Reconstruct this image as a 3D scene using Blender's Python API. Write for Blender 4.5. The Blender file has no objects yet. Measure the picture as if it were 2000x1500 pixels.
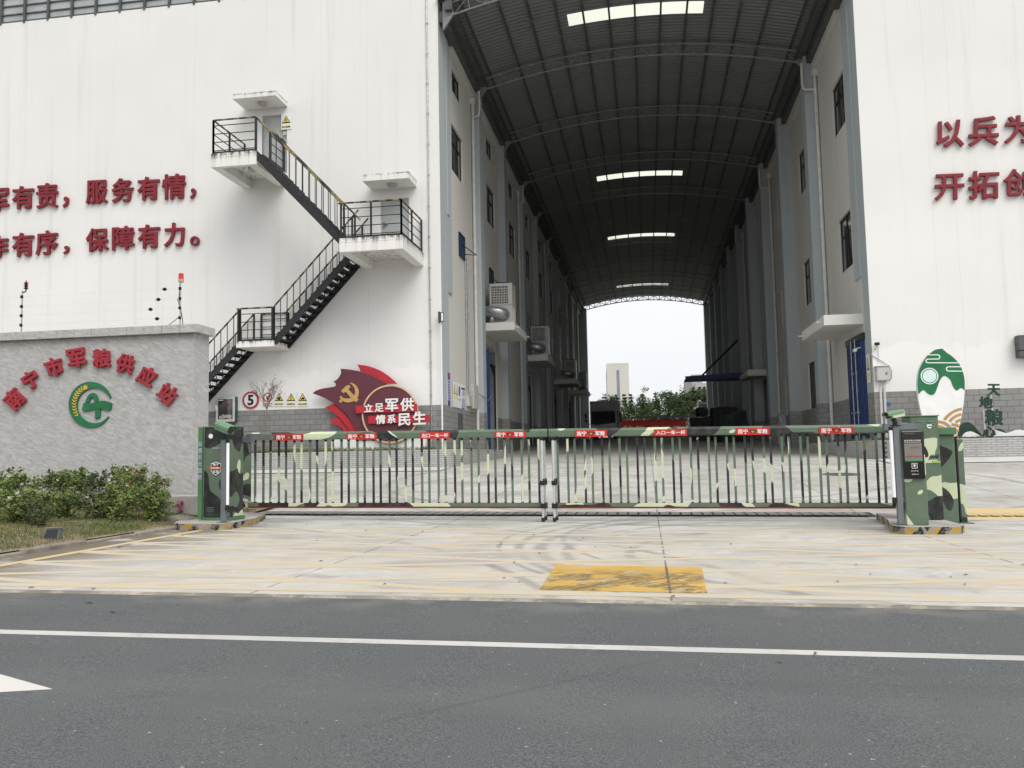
import bpy, math, random
from mathutils import Vector, Matrix
SC = bpy.context.scene
R = math.radians
# ---------------------------------------------------------------- camera, sky, sun, exposure
FPX, PITCH, ROLL, YAW = 1673.25, R(4.7139), R(-1.1392), R(8.8319)
EYE = Vector((0, 0, 1.0))
_f = Vector((-math.sin(YAW) * math.cos(PITCH), math.cos(YAW) * math.cos(PITCH), math.sin(PITCH)))
_r = Vector((math.cos(YAW), math.sin(YAW), 0))
_u = _r.cross(_f)
RT = math.cos(ROLL) * _r + math.sin(ROLL) * _u
UP = -math.sin(ROLL) * _r + math.cos(ROLL) * _u
FW = _f
cam = bpy.data.cameras.new('camera')
cam.sensor_width = 36
cam.lens = FPX / 2000 * 36
cam.clip_start, cam.clip_end = 0.1, 5000
camo_ob = bpy.data.objects.new('camera', cam)
SC.collection.objects.link(camo_ob)
camo_ob.matrix_world = Matrix(((RT.x, UP.x, -FW.x, EYE.x), (RT.y, UP.y, -FW.y, EYE.y), (RT.z, UP.z, -FW.z, EYE.z), (0, 0, 0, 1)))
SC.camera = camo_ob

SUN_EL, SUN_AZ = R(50), R(141)      # azimuth clockwise from +Y : behind and right of the camera
world = bpy.data.worlds.new('World')
SC.world = world
world.use_nodes = True
wn = world.node_tree
bg = wn.nodes['Background']
sky = wn.nodes.new('ShaderNodeTexSky')
sky.sky_type = 'NISHITA'
sky.sun_disc = False
sky.sun_elevation, sky.sun_rotation = SUN_EL, SUN_AZ
sky.air_density, sky.dust_density, sky.ozone_density = 1.0, 6.0, 1.0
hs = wn.nodes.new('ShaderNodeHueSaturation')
hs.inputs['Saturation'].default_value = 0.16
wn.links.new(sky.outputs[0], hs.inputs['Color'])
tcw = wn.nodes.new('ShaderNodeTexCoord')
cl_n = wn.nodes.new('ShaderNodeTexNoise'); cl_n.inputs['Scale'].default_value = 2.2; cl_n.inputs['Detail'].default_value = 5
mpw = wn.nodes.new('ShaderNodeMapping'); mpw.inputs['Scale'].default_value = (1, 1, 2.5)
wn.links.new(tcw.outputs['Generated'], mpw.inputs[0]); wn.links.new(mpw.outputs[0], cl_n.inputs['Vector'])
cl_c = wn.nodes.new('ShaderNodeMix'); cl_c.data_type = 'RGBA'      # even layer of cloud, faintly mottled
cl_c.inputs[6].default_value = (7.2, 7.5, 7.9, 1); cl_c.inputs[7].default_value = (8.6, 8.65, 8.7, 1)
wn.links.new(cl_n.outputs[0], cl_c.inputs[0])
cl_m = wn.nodes.new('ShaderNodeMix'); cl_m.data_type = 'RGBA'; cl_m.inputs[0].default_value = 0.82
wn.links.new(hs.outputs[0], cl_m.inputs[6]); wn.links.new(cl_c.outputs[2], cl_m.inputs[7])
wn.links.new(cl_m.outputs[2], bg.inputs[0])
bg.inputs[1].default_value = 0.12
sl = bpy.data.lights.new('sun', 'SUN')
sl.energy, sl.angle, sl.color = 1.7, R(42), (1.0, 0.96, 0.9)
so = bpy.data.objects.new('sun', sl)
SC.collection.objects.link(so)
so.rotation_euler = (math.pi / 2 - SUN_EL, 0, math.pi - SUN_AZ)
so.location = (0, 0, 40)
vs = SC.view_settings
vs.view_transform, vs.look, vs.gamma = 'Standard', 'None', 1
vs.exposure = 0.20
SC.cycles.max_bounces = 8
SC.cycles.diffuse_bounces = 3
SC.cycles.use_denoising = True
rng = random.Random(7)

def P(px, py, Y=None, X=None, Z=None):
    """point where the sight line of a photo pixel meets a real plane of the site"""
    d = RT * ((px - 1000) / FPX) - UP * ((py - 750) / FPX) + FW
    t = Y / d.y if Y is not None else X / d.x if X is not None else (Z - 1) / d.z
    return EYE + d * t

def lerp(x, xs, ys):
    if x <= xs[0]: return ys[0]
    for a, b, c, d in zip(xs, xs[1:], ys, ys[1:]):
        if x <= b: return c + (d - c) * (x - a) / (b - a)
    return ys[-1]

TILT = -0.011
def g(x, y):
    """height of the paved ground: level street, ramp up to the hall floor"""
    return lerp(y, [13, 24.5, 36, 60, 90], [0, .66, .98, 1.95, 2.1]) + TILT * lerp(y, [14, 24.5], [1, 0]) * max(-14, min(14, x))

# ---------------------------------------------------------------- mesh building
def wloc(o):
    v = Vector((0, 0, 0))
    while o:
        v += o.location
        o = o.parent
    return v

class MB:
    def __init__(s): s.v, s.f, s.m = [], [], []
    def add(s, vs_, fs, mi=0):
        k = len(s.v)
        s.v += [tuple(p) for p in vs_]
        s.f += [tuple(i + k for i in f) for f in fs]
        s.m += [mi] * len(fs)
        return s
    def quad(s, a, b, c, d, mi=0): return s.add((a, b, c, d), ((0, 1, 2, 3),), mi)
    def box(s, x0, x1, y0, y1, z0, z1, mi=0):
        v = [(x, y, z) for z in (z0, z1) for y in (y0, y1) for x in (x0, x1)]
        return s.add(v, ((0, 2, 3, 1), (4, 5, 7, 6), (0, 1, 5, 4), (2, 6, 7, 3), (0, 4, 6, 2), (1, 3, 7, 5)), mi)
    def bar(s, p, q, w, h=None, mi=0, up=(0, 0, 1)):
        p, q = Vector(p), Vector(q); h = h or w
        d = (q - p).normalized(); up = Vector(up)
        if abs(d.dot(up)) > .98: up = Vector((0, 1, 0))
        a = d.cross(up).normalized() * w / 2; b = a.cross(d).normalized() * h / 2
        v = [o + i * a + j * b for o in (p, q) for i, j in ((-1, -1), (1, -1), (1, 1), (-1, 1))]
        return s.add(v, ((3, 2, 1, 0), (4, 5, 6, 7), (0, 1, 5, 4), (1, 2, 6, 5), (2, 3, 7, 6), (3, 0, 4, 7)), mi)
    def tube(s, pts, r, n=8, mi=0, cap=True):
        pts = [Vector(p) for p in pts]; rings = []
        rr = r if isinstance(r, (list, tuple)) else [r] * len(pts)
        ref = None
        for i, p in enumerate(pts):
            d = (pts[min(i + 1, len(pts) - 1)] - pts[max(i - 1, 0)]).normalized()
            if ref is None: ref = Vector((0, 0, 1)) if abs(d.z) < .9 else Vector((0, 1, 0))
            a = d.cross(ref).normalized(); b = a.cross(d).normalized(); ref = b
            rings.append([p + (a * math.cos(t) + b * math.sin(t)) * rr[i] for t in (2 * math.pi * k / n for k in range(n))])
        v = [q for g_ in rings for q in g_]; f = []
        for i in range(len(pts) - 1):
            for k in range(n):
                f.append((i * n + k, i * n + (k + 1) % n, (i + 1) * n + (k + 1) % n, (i + 1) * n + k))
        if cap: f += [tuple(range(n))[::-1], tuple(range((len(pts) - 1) * n, len(pts) * n))]
        return s.add(v, f, mi)
    def prism(s, poly, a, b, mi=0, axis='y'):
        n = len(poly)
        mk = {'y': lambda p, t: (p[0], t, p[1]), 'x': lambda p, t: (t, p[0], p[1]), 'z': lambda p, t: (p[0], p[1], t)}[axis]
        v = [mk(p, a) for p in poly] + [mk(p, b) for p in poly]
        f = [tuple(range(n))[::-1], tuple(range(n, 2 * n))] + [(i, (i + 1) % n, n + (i + 1) % n, n + i) for i in range(n)]
        area = sum(poly[i][0] * poly[(i + 1) % n][1] - poly[(i + 1) % n][0] * poly[i][1] for i in range(n))
        if (area < 0) != (axis == 'y') != (b < a): f = [t[::-1] for t in f]
        return s.add(v, f, mi)
    def ring(s, c, r0, r1, y0, y1, n=40, mi=0, sx=1):
        for k in range(n):
            a, b = 2 * math.pi * k / n, 2 * math.pi * (k + 1) / n
            q = [(c[0] + sx * r * math.cos(t), c[1] + r * math.sin(t)) for r, t in ((r0, a), (r1, a), (r1, b), (r0, b))]
            s.add([(x, y0, z) for x, z in q] + [(x, y1, z) for x, z in q], ((0, 1, 2, 3), (1, 5, 6, 2), (4, 0, 3, 7)), mi)
        return s
    def disc(s, c, r, y0, y1, n=40, mi=0, sx=1):
        return s.prism([(c[0] + sx * r * math.cos(2 * math.pi * k / n), c[1] + r * math.sin(2 * math.pi * k / n)) for k in range(n)], y0, y1, mi)
    def build(s, name, mats, parent=None, smooth=False, label=None, bevel=0, shear=False, loc=None):
        me = bpy.data.meshes.new(name)
        base = wloc(parent) if parent else Vector(loc) if loc is not None else None
        vv = [(x, y, z + TILT * x) for x, y, z in s.v] if shear else s.v
        if base is None:
            xs, ys, zs = zip(*vv)
            base = Vector(((min(xs) + max(xs)) / 2, (min(ys) + max(ys)) / 2, min(zs)))
        me.from_pydata([(x - base.x, y - base.y, z - base.z) for x, y, z in vv], [], s.f)
        for m in (mats if isinstance(mats, (list, tuple)) else [mats]): me.materials.append(m)
        me.polygons.foreach_set('material_index', s.m)
        if smooth: me.polygons.foreach_set('use_smooth', [True] * len(s.f))
        me.update()
        o = bpy.data.objects.new(name, me)
        SC.collection.objects.link(o)
        if parent: o.parent = parent
        else: o.location = base
        if label: o['label'] = label
        if bevel:
            b = o.modifiers.new('bevel', 'BEVEL'); b.width = bevel; b.segments = 2; b.limit_method = 'ANGLE'
        return o

def thing(name, label, cat, loc=(0, 0, 0), group=None):
    o = bpy.data.objects.new(name, None); SC.collection.objects.link(o)
    o.location = loc; o['label'] = label; o['category'] = cat; o.empty_display_size = .2
    if group: o['group'] = group
    return o
def tag(o, label, cat, group=None):
    o['label'] = label; o['category'] = cat
    if group: o['group'] = group
    return o
def kind(o, k, label=None):
    o['kind'] = k
    if label: o['label'] = label
    return o
def copy_tree(o, parent=None, loc=None, label=None):
    c = o.copy(); SC.collection.objects.link(c)
    if parent: c.parent = parent
    if loc is not None: c.location = loc
    if label: c['label'] = label
    for ch in o.children: copy_tree(ch, c)
    return c

_gl = {}
def glyph(txt, bold=.025):
    """outline of a piece of writing, scaled to the unit square, strokes thickened by `bold` em"""
    if (txt, bold) in _gl: return _gl[(txt, bold)]
    t = bpy.data.curves.new('t', 'FONT'); t.body = txt
    t.bevel_depth = bold; t.bevel_resolution = 0; t.extrude = .03; t.resolution_u = 3
    o = bpy.data.objects.new('t', t); SC.collection.objects.link(o)
    me = bpy.data.meshes.new_from_object(o.evaluated_get(bpy.context.evaluated_depsgraph_get()))
    bpy.data.objects.remove(o); bpy.data.curves.remove(t)
    vs_ = [v.co.copy() for v in me.vertices]; fs = [tuple(p.vertices) for p in me.polygons]
    bpy.data.meshes.remove(me)
    x0, x1 = min(v.x for v in vs_), max(v.x for v in vs_); y0, y1 = min(v.y for v in vs_), max(v.y for v in vs_)
    out = []
    for v in vs_:
        z = 1.0 if v.z > .0301 else .96 if v.z > 0 else .04 if v.z >= -.0301 else 0.0
        out.append(((v.x - x0) / (x1 - x0), (v.y - y0) / max(1e-6, y1 - y0), z))
    _gl[(txt, bold)] = (out, fs, (x1 - x0) / max(1e-6, y1 - y0))
    return _gl[(txt, bold)]
def write(mb, txt, O, U, W, N, bold=.025, mi=0):
    """lay writing on the parallelogram O + u*U + w*W, raised along N"""
    v, f, _ = glyph(txt, bold); O, U, W, N = Vector(O), Vector(U), Vector(W), Vector(N)
    mb.add([O + U * a + W * b + N * c for a, b, c in v], f, mi)
    return mb
def write_px(mb, txt, x0, y0, x1, y1, Y, depth, bold=.025, mi=0):
    O, B, D = P(x0, y1, Y), P(x1, y1, Y), P(x0, y0, Y)
    return write(mb, txt, O, B - O, D - O, (0, -depth, 0), bold, mi)
def poly_px(pts, Y): return [(q.x, q.z) for q in (P(x, y, Y) for x, y in pts)]

# ---------------------------------------------------------------- materials
class NT:
    def __init__(s, name):
        s.m = bpy.data.materials.new(name); s.m.use_nodes = True
        s.t = s.m.node_tree; s.b = s.t.nodes['Principled BSDF']
        s._p = None
    def n(s, typ, ins=None, out=0, **props):
        nd = s.t.nodes.new('ShaderNode' + typ)
        for k, v in props.items(): setattr(nd, k, v)
        for k, v in (ins or {}).items(): s.put(nd.inputs[k], v)
        return nd.outputs[out]
    def put(s, sock, v):
        if isinstance(v, bpy.types.NodeSocket): s.t.links.new(v, sock)
        elif isinstance(v, (tuple, list)) and len(v) == 3 and sock.type == 'RGBA': sock.default_value = (*v, 1)
        else: sock.default_value = v
    def pos(s):
        if s._p is None: s._p = s.n('NewGeometry', out='Position')
        return s._p
    def math(s, op, a, b=0.0, c=None, clamp=False):
        ins = {0: a, 1: b}
        if c is not None: ins[2] = c
        return s.n('Math', ins, operation=op, use_clamp=clamp)
    def xyz(s, v=None):
        nd = s.t.nodes.new('ShaderNodeSeparateXYZ'); s.t.links.new(v or s.pos(), nd.inputs[0])
        return nd.outputs
    def scaled(s, sc, v=None): return s.n('VectorMath', {0: v or s.pos(), 1: sc}, operation='MULTIPLY')
    def noise(s, scale=1, detail=3, rough=.55, dist=0, sc=None, v=None):
        vec = s.scaled(sc, v) if sc else (v or s.pos())
        return s.n('TexNoise', {'Vector': vec, 'Scale': scale, 'Detail': detail, 'Roughness': rough, 'Distortion': dist})
    def step(s, v, a, b): return s.n('MapRange', {'Value': v, 'From Min': a, 'From Max': b}, interpolation_type='SMOOTHSTEP')
    def mix(s, f, a, b, mode='MIX'):
        nd = s.t.nodes.new('ShaderNodeMix'); nd.data_type = 'RGBA'; nd.blend_type = mode
        s.put(nd.inputs['Factor'], f); s.put(nd.inputs[6], a); s.put(nd.inputs[7], b)
        return nd.outputs[2]
    def bump(s, h, strength=.3, dist=.01):
        s.put(s.b.inputs['Normal'], s.n('Bump', {'Height': h, 'Strength': strength, 'Distance': dist}))
    def done(s, col, rough=.7, spec=.35, metal=0.0):
        s.put(s.b.inputs['Base Color'], col); s.put(s.b.inputs['Roughness'], rough)
        s.put(s.b.inputs['Specular IOR Level'], spec); s.put(s.b.inputs['Metallic'], metal)
        return s.m

def simple(name, col, rough=.6, var=.12, scale=4.0, metal=0.0, spec=.35, bump=0, bscale=60):
    t = NT(name)
    n = t.noise(scale, 4)
    lo, hi = tuple(c * (1 - var) for c in col), tuple(min(1, c * (1 + var)) for c in col)
    if bump: t.bump(t.noise(bscale, 3), bump, .004)
    return t.done(t.mix(t.step(n, .3, .7), lo, hi), rough, spec, metal)

def plaster(name, base, patch=False):
    t = NT(name)
    x, y, z = t.xyz()
    big = t.noise(.35, 4)
    streak = t.noise(1, 5, .6, sc=(3.2, 3.2, .10))
    fine = t.noise(5, 4, sc=(1, 1, .3))
    c = t.mix(t.step(big, .3, .7), tuple(v * .955 for v in base), base)
    c = t.mix(t.math('MULTIPLY', t.step(streak, .54, .76), .24), c, (base[0] * .62, base[1] * .6, base[2] * .55))
    c = t.mix(t.math('MULTIPLY', t.step(fine, .55, .8), .05), c, (.35, .34, .3))
    if patch:
        edge = t.math('ADD', z, t.math('MULTIPLY', t.math('SUBTRACT', t.noise(.9, 5), .5), 1.6))
        c = t.mix(t.math('MULTIPLY', t.step(edge, 3.95, 3.8), .7), c, tuple(min(.88, v * 1.06) for v in base))
        # hairline cracks / day joints of the render
        for x0 in (-10.35, -8.75, -14.9, 9.2, 8.55):
            d = t.math('ABSOLUTE', t.math('SUBTRACT', t.math('ADD', x, t.math('MULTIPLY', t.noise(.8, 2), .06)), x0 + .03))
            c = t.mix(t.math('MULTIPLY', t.step(d, .012, .003), .16), c, (.25, .24, .22))
    t.bump(t.noise(25, 4), .12, .01)
    return t.done(c, .85, .2)

def stained(name, base):
    t = NT(name)
    gz = t.xyz(t.n('TexCoord', out='Generated'))[2]
    s1 = t.noise(1, 5, .65, sc=(7, 7, .35))
    s2 = t.noise(1, 4, .6, sc=(22, 22, .8))
    top = t.step(gz, .35, 1.02)
    k = t.math('MULTIPLY', t.math('ADD', t.step(s1, .46, .62), t.math('MULTIPLY', t.step(s2, .5, .72), .6)), t.math('ADD', t.math('MULTIPLY', top, .75), .14), clamp=True)
    c = t.mix(k, base, (.16, .14, .11))
    mould = t.math('MULTIPLY', t.step(t.noise(6, 6, .7), .42, .56), t.step(gz, .70, .98))
    c = t.mix(t.math('MULTIPLY', mould, .75), c, (.05, .05, .045))
    t.bump(t.noise(30, 3), .1, .01)
    return t.done(c, .85, .2)

def brick(name, c1, c2, mortar, w, h, top, joint=.006, rough=.6, stain=.15, bumpy=.4):
    t = NT(name)
    x, y, z = t.xyz()
    vec = t.n('CombineXYZ', {0: t.math('ADD', x, y), 1: t.math('SUBTRACT', z, top), 2: 0.0})
    nd = t.t.nodes.new('ShaderNodeTexBrick')
    t.t.links.new(vec, nd.inputs['Vector'])
    for k, v in (('Color1', c1), ('Color2', c2), ('Mortar', mortar)): t.put(nd.inputs[k], v)
    nd.inputs['Scale'].default_value = 1; nd.inputs['Mortar Size'].default_value = joint
    nd.inputs['Mortar Smooth'].default_value = .1
    nd.inputs['Brick Width'].default_value = w; nd.inputs['Row Height'].default_value = h
    c = t.mix(t.math('MULTIPLY', t.step(t.noise(1.3, 6, .65, sc=(1, 1, .5)), .45, .75), stain), nd.outputs[0], (.11, .095, .075))
    c = t.mix(t.math('MULTIPLY', t.step(t.noise(30, 4), .4, .7), .12), c, (.4, .39, .36))
    t.bump(t.math('SUBTRACT', 1.0, nd.outputs[1]), bumpy, .006)
    return t.done(c, rough, .35)

def granite(name):
    t = NT(name)
    x, y, z = t.xyz()
    u = t.math('ADD', x, y)
    cell = t.n('CombineXYZ', {0: t.math('FLOOR', t.math('DIVIDE', u, .30)), 1: t.math('FLOOR', t.math('DIVIDE', z, .20)), 2: 0.0})
    wn_ = t.t.nodes.new('ShaderNodeTexWhiteNoise'); t.t.links.new(cell, wn_.inputs['Vector'])
    base = t.n('CombineXYZ', {0: u, 1: z, 2: 0.0})
    base = t.n('VectorMath', {0: base, 1: t.scaled((3, 3, 3), wn_.outputs['Color'])}, operation='ADD')
    rot = t.n('VectorRotate', {'Vector': base, 'Angle': R(22)}, rotation_type='Z_AXIS')
    v1 = t.n('TexNoise', {'Vector': t.scaled((4.5, 15, 1), rot), 'Scale': 1, 'Detail': 5, 'Distortion': 1.2})
    v2 = t.n('TexNoise', {'Vector': t.scaled((2.5, 9, 1), rot), 'Scale': 1, 'Detail': 2, 'Distortion': 2.0})
    c = t.mix(t.step(v1, .3, .7), (.37, .37, .365), (.50, .50, .495))
    c = t.mix(t.math('MULTIPLY', t.step(v2, .60, .72), .45), c, (.60, .60, .595))
    c = t.mix(t.math('MULTIPLY', t.step(t.math('ABSOLUTE', t.math('SUBTRACT', v2, .5)), .03, 0.0), .25), c, (.24, .24, .24))
    fx = t.math('ABSOLUTE', t.math('SUBTRACT', t.math('FRACT', t.math('DIVIDE', u, .60)), .5))
    fz = t.math('ABSOLUTE', t.math('SUBTRACT', t.math('FRACT', t.math('DIVIDE', z, .60)), .5))
    j = t.math('MAXIMUM', t.step(fx, .494, .499), t.step(fz, .494, .499))
    c = t.mix(t.math('MULTIPLY', j, .22), c, (.22, .22, .21))
    stain = t.math('MULTIPLY', t.step(t.noise(1, 4, sc=(2.2, 2.2, .5)), .60, .76), t.step(z, 2.0, .6))
    c = t.mix(t.math('MULTIPLY', stain, .4), c, (.17, .165, .15))
    t.bump(v1, .15, .01)
    return t.done(c, .55, .4)

def camo(name, sc=(3.0, 3.0, 3.0), off=0.0, gcol=(.098, .150, .100), hi=.575):
    t = NT(name)
    p = t.n('VectorMath', {0: t.scaled(sc), 1: (off, off * 1.7, off * .6)}, operation='ADD')
    a = t.n('TexNoise', {'Vector': p, 'Scale': 1, 'Detail': .6, 'Roughness': .4, 'Distortion': .5})
    p2 = t.n('VectorMath', {0: p, 1: (31.7, 12.3, 7.9)}, operation='ADD')
    b = t.n('TexNoise', {'Vector': p2, 'Scale': 1.05, 'Detail': .6, 'Roughness': .4, 'Distortion': .5})
    c = t.mix(t.step(b, hi + .02, hi + .025), gcol, (.56, .62, .42))
    c = t.mix(t.step(a, hi, hi + .005), c, (.011, .012, .014))
    d = t.step(t.noise(7, 5), .35, .75)
    c = t.mix(t.math('MULTIPLY', d, .14), c, (.30, .29, .25))
    return t.done(c, .42, .4)

def hazard(name, ax, period, yel=(.46, .30, .06), chip=.5, blk=(.018, .018, .02), conc=(.30, .28, .25)):
    t = NT(name)
    x, y, z = t.xyz()
    s = t.math('ADD', t.math('ADD', t.math('MULTIPLY', x, ax[0]), t.math('MULTIPLY', y, ax[1])), t.math('MULTIPLY', z, ax[2]))
    s = t.math('ADD', s, t.math('MULTIPLY', t.noise(4, 2), .05))
    k = t.step(t.math('ABSOLUTE', t.math('SUBTRACT', t.math('FRACT', t.math('DIVIDE', s, period)), .5)), .24, .26)
    c = t.mix(k, blk, yel)
    c = t.mix(t.math('MULTIPLY', t.step(t.noise(9, 6, .7), .45, .55), chip), c, conc)
    c = t.mix(t.math('MULTIPLY', t.step(t.noise(3, 5, .7), .45, .7), .4), c, (.09, .085, .075))
    return t.done(c, .7, .3)
def concrete(name):
    t = NT(name)
    x, y, z = t.xyz()
    n1 = t.noise(.55, 6, .62); n2 = t.noise(2.6, 6, .7, dist=.6); n3 = t.noise(60, 3)
    st = t.noise(1, 5, .62, sc=(.8, 1.3, 1))
    c = t.mix(t.step(n1, .32, .68), (.38, .365, .335), (.53, .52, .50))
    c = t.mix(t.math('MULTIPLY', t.step(st, .48, .66), .42), c, (.25, .225, .19))
    c = t.mix(t.math('MULTIPLY', t.step(n2, .52, .66), .42), c, (.27, .25, .22))
    c = t.mix(t.math('MULTIPLY', t.step(n2, .44, .30), .6), c, (.62, .615, .60))
    sand = t.math('MULTIPLY', t.step(t.noise(.8, 4), .38, .62), t.step(y, 12.0, 6.5))
    c = t.mix(t.math('MULTIPLY', sand, .45), c, (.57, .50, .38))
    # loose soil washed against the bed kerb on the left
    soil = t.math('MULTIPLY', t.step(x, -4.6, -6.1), t.step(t.noise(1.3, 6, .65), .30, .52))
    soil = t.math('MULTIPLY', soil, t.step(y, 13.0, 11.5))
    c = t.mix(t.math('MULTIPLY', soil, .92), c, (.145, .12, .09))
    jx = t.math('ABSOLUTE', t.math('SUBTRACT', t.math('FRACT', t.math('DIVIDE', t.math('ADD', x, 28.18), 2.98)), .5))
    jx = t.math('MULTIPLY', jx, 2.98)
    jx = t.math('ADD', jx, t.math('MULTIPLY', t.noise(3, 3), .018))
    jy = t.math('MULTIPLY', t.math('ABSOLUTE', t.math('SUBTRACT', t.math('FRACT', t.math('DIVIDE', t.math('ADD', y, 1.2), 5.2)), .5)), 5.2)
    c = t.mix(t.math('MULTIPLY', t.step(jx, .022, .012), .75), c, (.10, .095, .085))
    c = t.mix(t.math('MULTIPLY', t.step(jy, .02, .008), .4), c, (.16, .15, .135))
    # curved tyre marks
    for cx, cy, r, w_ in ((3.6, 9.6, 5.0, .05), (3.9, 9.9, 5.55, .03), (3.2, 9.0, 4.05, .045), (3.55, 9.4, 4.7, .07), (4.2, 10.4, 5.2, .035), (2.9, 8.6, 3.1, .05), (-9.5, 3.0, 9.3, .05), (-9.2, 3.4, 10.6, .06), (1.0, 18.0, 6.2, .08), (1.4, 20.5, 7.4, .07), (-1.0, 22.0, 7.2, .06)):
        dx = t.math('SUBTRACT', x, cx); dy = t.math('SUBTRACT', y, cy)
        d = t.math('SQRT', t.math('ADD', t.math('MULTIPLY', dx, dx), t.math('MULTIPLY', dy, dy)))
        k = t.step(t.math('ABSOLUTE', t.math('SUBTRACT', d, r)), w_ * 1.6, w_ * .3)
        c = t.mix(t.math('MULTIPLY', t.math('MULTIPLY', k, t.step(n1, .36, .56)), .5), c, (.17, .16, .15))
    c = t.mix(t.math('MULTIPLY', t.step(n3, .55, .8), .12), c, (.2, .19, .17))
    # dusty hall floor, its colour darkened with depth to deepen the passage shade
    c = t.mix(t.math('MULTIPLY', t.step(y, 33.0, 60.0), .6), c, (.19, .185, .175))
    t.bump(n3, .25, .004)
    return t.done(c, .88, .2)

def asphalt(name):
    t = NT(name)
    a = t.noise(150, 3, .6); b = t.noise(1.1, 5, .6); s = t.noise(1, 4, .6, sc=(.4, 2.0, 1))
    vor = t.n('TexVoronoi', {'Vector': t.pos(), 'Scale': 75.0}, out='Distance')
    c = t.mix(t.step(a, .3, .72), (.048, .053, .056), (.162, .170, .172))
    c = t.mix(t.math('MULTIPLY', t.step(b, .35, .7), .35), c, (.125, .127, .124))
    c = t.mix(t.math('MULTIPLY', t.step(s, .52, .7), .25), c, (.07, .073, .075))
    c = t.mix(t.math('MULTIPLY', t.step(vor, .17, .05), t.math('MULTIPLY', t.step(t.noise(9, 3), .50, .66), .7)), c, (.40, .40, .38))
    sp = t.step(t.noise(42, 2, .5), .735, .76)
    c = t.mix(t.math('MULTIPLY', sp, .7), c, (.50, .50, .47))
    dk = t.step(t.noise(38, 2, .5, v=t.n('VectorMath', {0: t.pos(), 1: (9, 5, 2)}, operation='ADD')), .72, .75)
    c = t.mix(t.math('MULTIPLY', dk, .6), c, (.02, .02, .02))
    x, y, z = t.xyz()
    wheel = t.math('MULTIPLY', t.step(t.math('ABSOLUTE', t.math('SUBTRACT', t.math('ABSOLUTE', t.math('SUBTRACT', y, 2.7)), .8)), .45, .05), t.step(b, .3, .6))
    c = t.mix(t.math('MULTIPLY', wheel, .22), c, (.16, .165, .165))
    smear = t.math('MULTIPLY', t.step(t.noise(1, 6, .75, sc=(1.6, 7, 1)), .66, .74), t.step(t.noise(14, 4, .7), .45, .6))
    c = t.mix(t.math('MULTIPLY', smear, .45), c, (.34, .335, .32))
    # faint patch seam and dust beside the kerb
    dust = t.math('MULTIPLY', t.step(y, 5.2, 5.84), t.step(t.noise(2.2, 5), .42, .66))
    c = t.mix(t.math('MULTIPLY', dust, .35), c, (.27, .255, .225))
    seam = t.math('ABSOLUTE', t.math('SUBTRACT', t.math('SUBTRACT', y, t.math('MULTIPLY', x, 1.05)), 4.25))
    seam = t.math('MULTIPLY', t.step(seam, .035, .012), t.math('MULTIPLY', t.step(y, 4.4, 4.1), t.step(y, 3.0, 3.3)))
    c = t.mix(t.math('MULTIPLY', seam, .2), c, (.04, .04, .041))
    t.bump(a, .5, .006)
    return t.done(c, .85, .3)

def worn(name, col, amount, under, spec=.25, lo=.42, hi=.62, scale=5.5):
    """road paint rubbed away in patches down to the ground below"""
    t = NT(name)
    k = t.step(t.noise(scale, 7, .72), lo, hi)
    big = t.step(t.noise(.7, 4), .35, .7)
    k = t.math('MULTIPLY', t.math('ADD', t.math('MULTIPLY', k, .7), t.math('MULTIPLY', big, .4)), amount, clamp=True)
    return t.done(t.mix(k, col, under), .8, spec)

def pad_paint(name):
    t = NT(name)
    x, y, z = t.xyz()
    d = t.math('ADD', x, t.math('MULTIPLY', y, -.8))
    sc = t.noise(1, 5, .7, v=t.n('CombineXYZ', {0: t.math('MULTIPLY', d, 26.0), 1: t.math('MULTIPLY', t.math('ADD', x, y), 2.2), 2: 0.0}))
    k = t.math('MULTIPLY', t.step(sc, .42, .50), t.math('MULTIPLY', t.step(t.noise(3.1, 4), .42, .52), t.step(y, 7.45, 7.0)))
    c = t.mix(t.step(t.noise(1.2, 5), .3, .7), (.50, .31, .07), (.57, .38, .11))
    c = t.mix(t.math('MULTIPLY', k, .75), c, (.09, .08, .065))
    c = t.mix(t.math('MULTIPLY', t.step(t.noise(4, 7, .7), .52, .62), .7), c, (.45, .39, .27))
    jx = t.math('ABSOLUTE', t.math('SUBTRACT', x, .13))
    c = t.mix(t.math('MULTIPLY', t.step(jx, .014, .006), t.step(t.noise(6, 4), .35, .5)), c, (.12, .105, .08))
    return t.done(c, .8, .25)

M = {}
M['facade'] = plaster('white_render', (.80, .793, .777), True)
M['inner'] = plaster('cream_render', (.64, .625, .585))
M['blue_col'] = plaster('pale_blue_render', (.43, .47, .49))
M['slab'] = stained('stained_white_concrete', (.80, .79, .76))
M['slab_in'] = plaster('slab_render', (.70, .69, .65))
M['tile'] = brick('grey_wall_tile', (.285, .285, .28), (.235, .235, .23), (.07, .07, .068), .352, .172, 2.615)
M['planter_brick'] = brick('pale_strip_tile', (.46, .45, .445), (.40, .395, .39), (.12, .115, .11), .26, .062, 1.2, .005, stain=.3)
M['granite'] = granite('grey_granite')
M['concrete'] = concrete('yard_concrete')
M['asphalt'] = asphalt('asphalt_road')
M['line'] = worn('white_road_paint', (.55, .54, .51), .7, (.24, .24, .235), lo=.5, hi=.72)
M['arrow'] = worn('white_arrow_paint', (.62, .60, .56), .4, (.4, .39, .36), lo=.5, hi=.75)
M['ochre'] = worn('faded_yellow_paint', (.56, .45, .27), .85, (.50, .475, .43), lo=.34, hi=.60, scale=2.6)
M['ochre2'] = worn('yellow_edge_paint', (.62, .46, .20), .75, (.46, .43, .38), lo=.40, hi=.64, scale=3.2)
M['edge'] = worn('dusty_concrete_edge', (.44, .39, .31), 1.0, (.17, .155, .13), lo=.36, hi=.56, scale=4)
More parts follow.
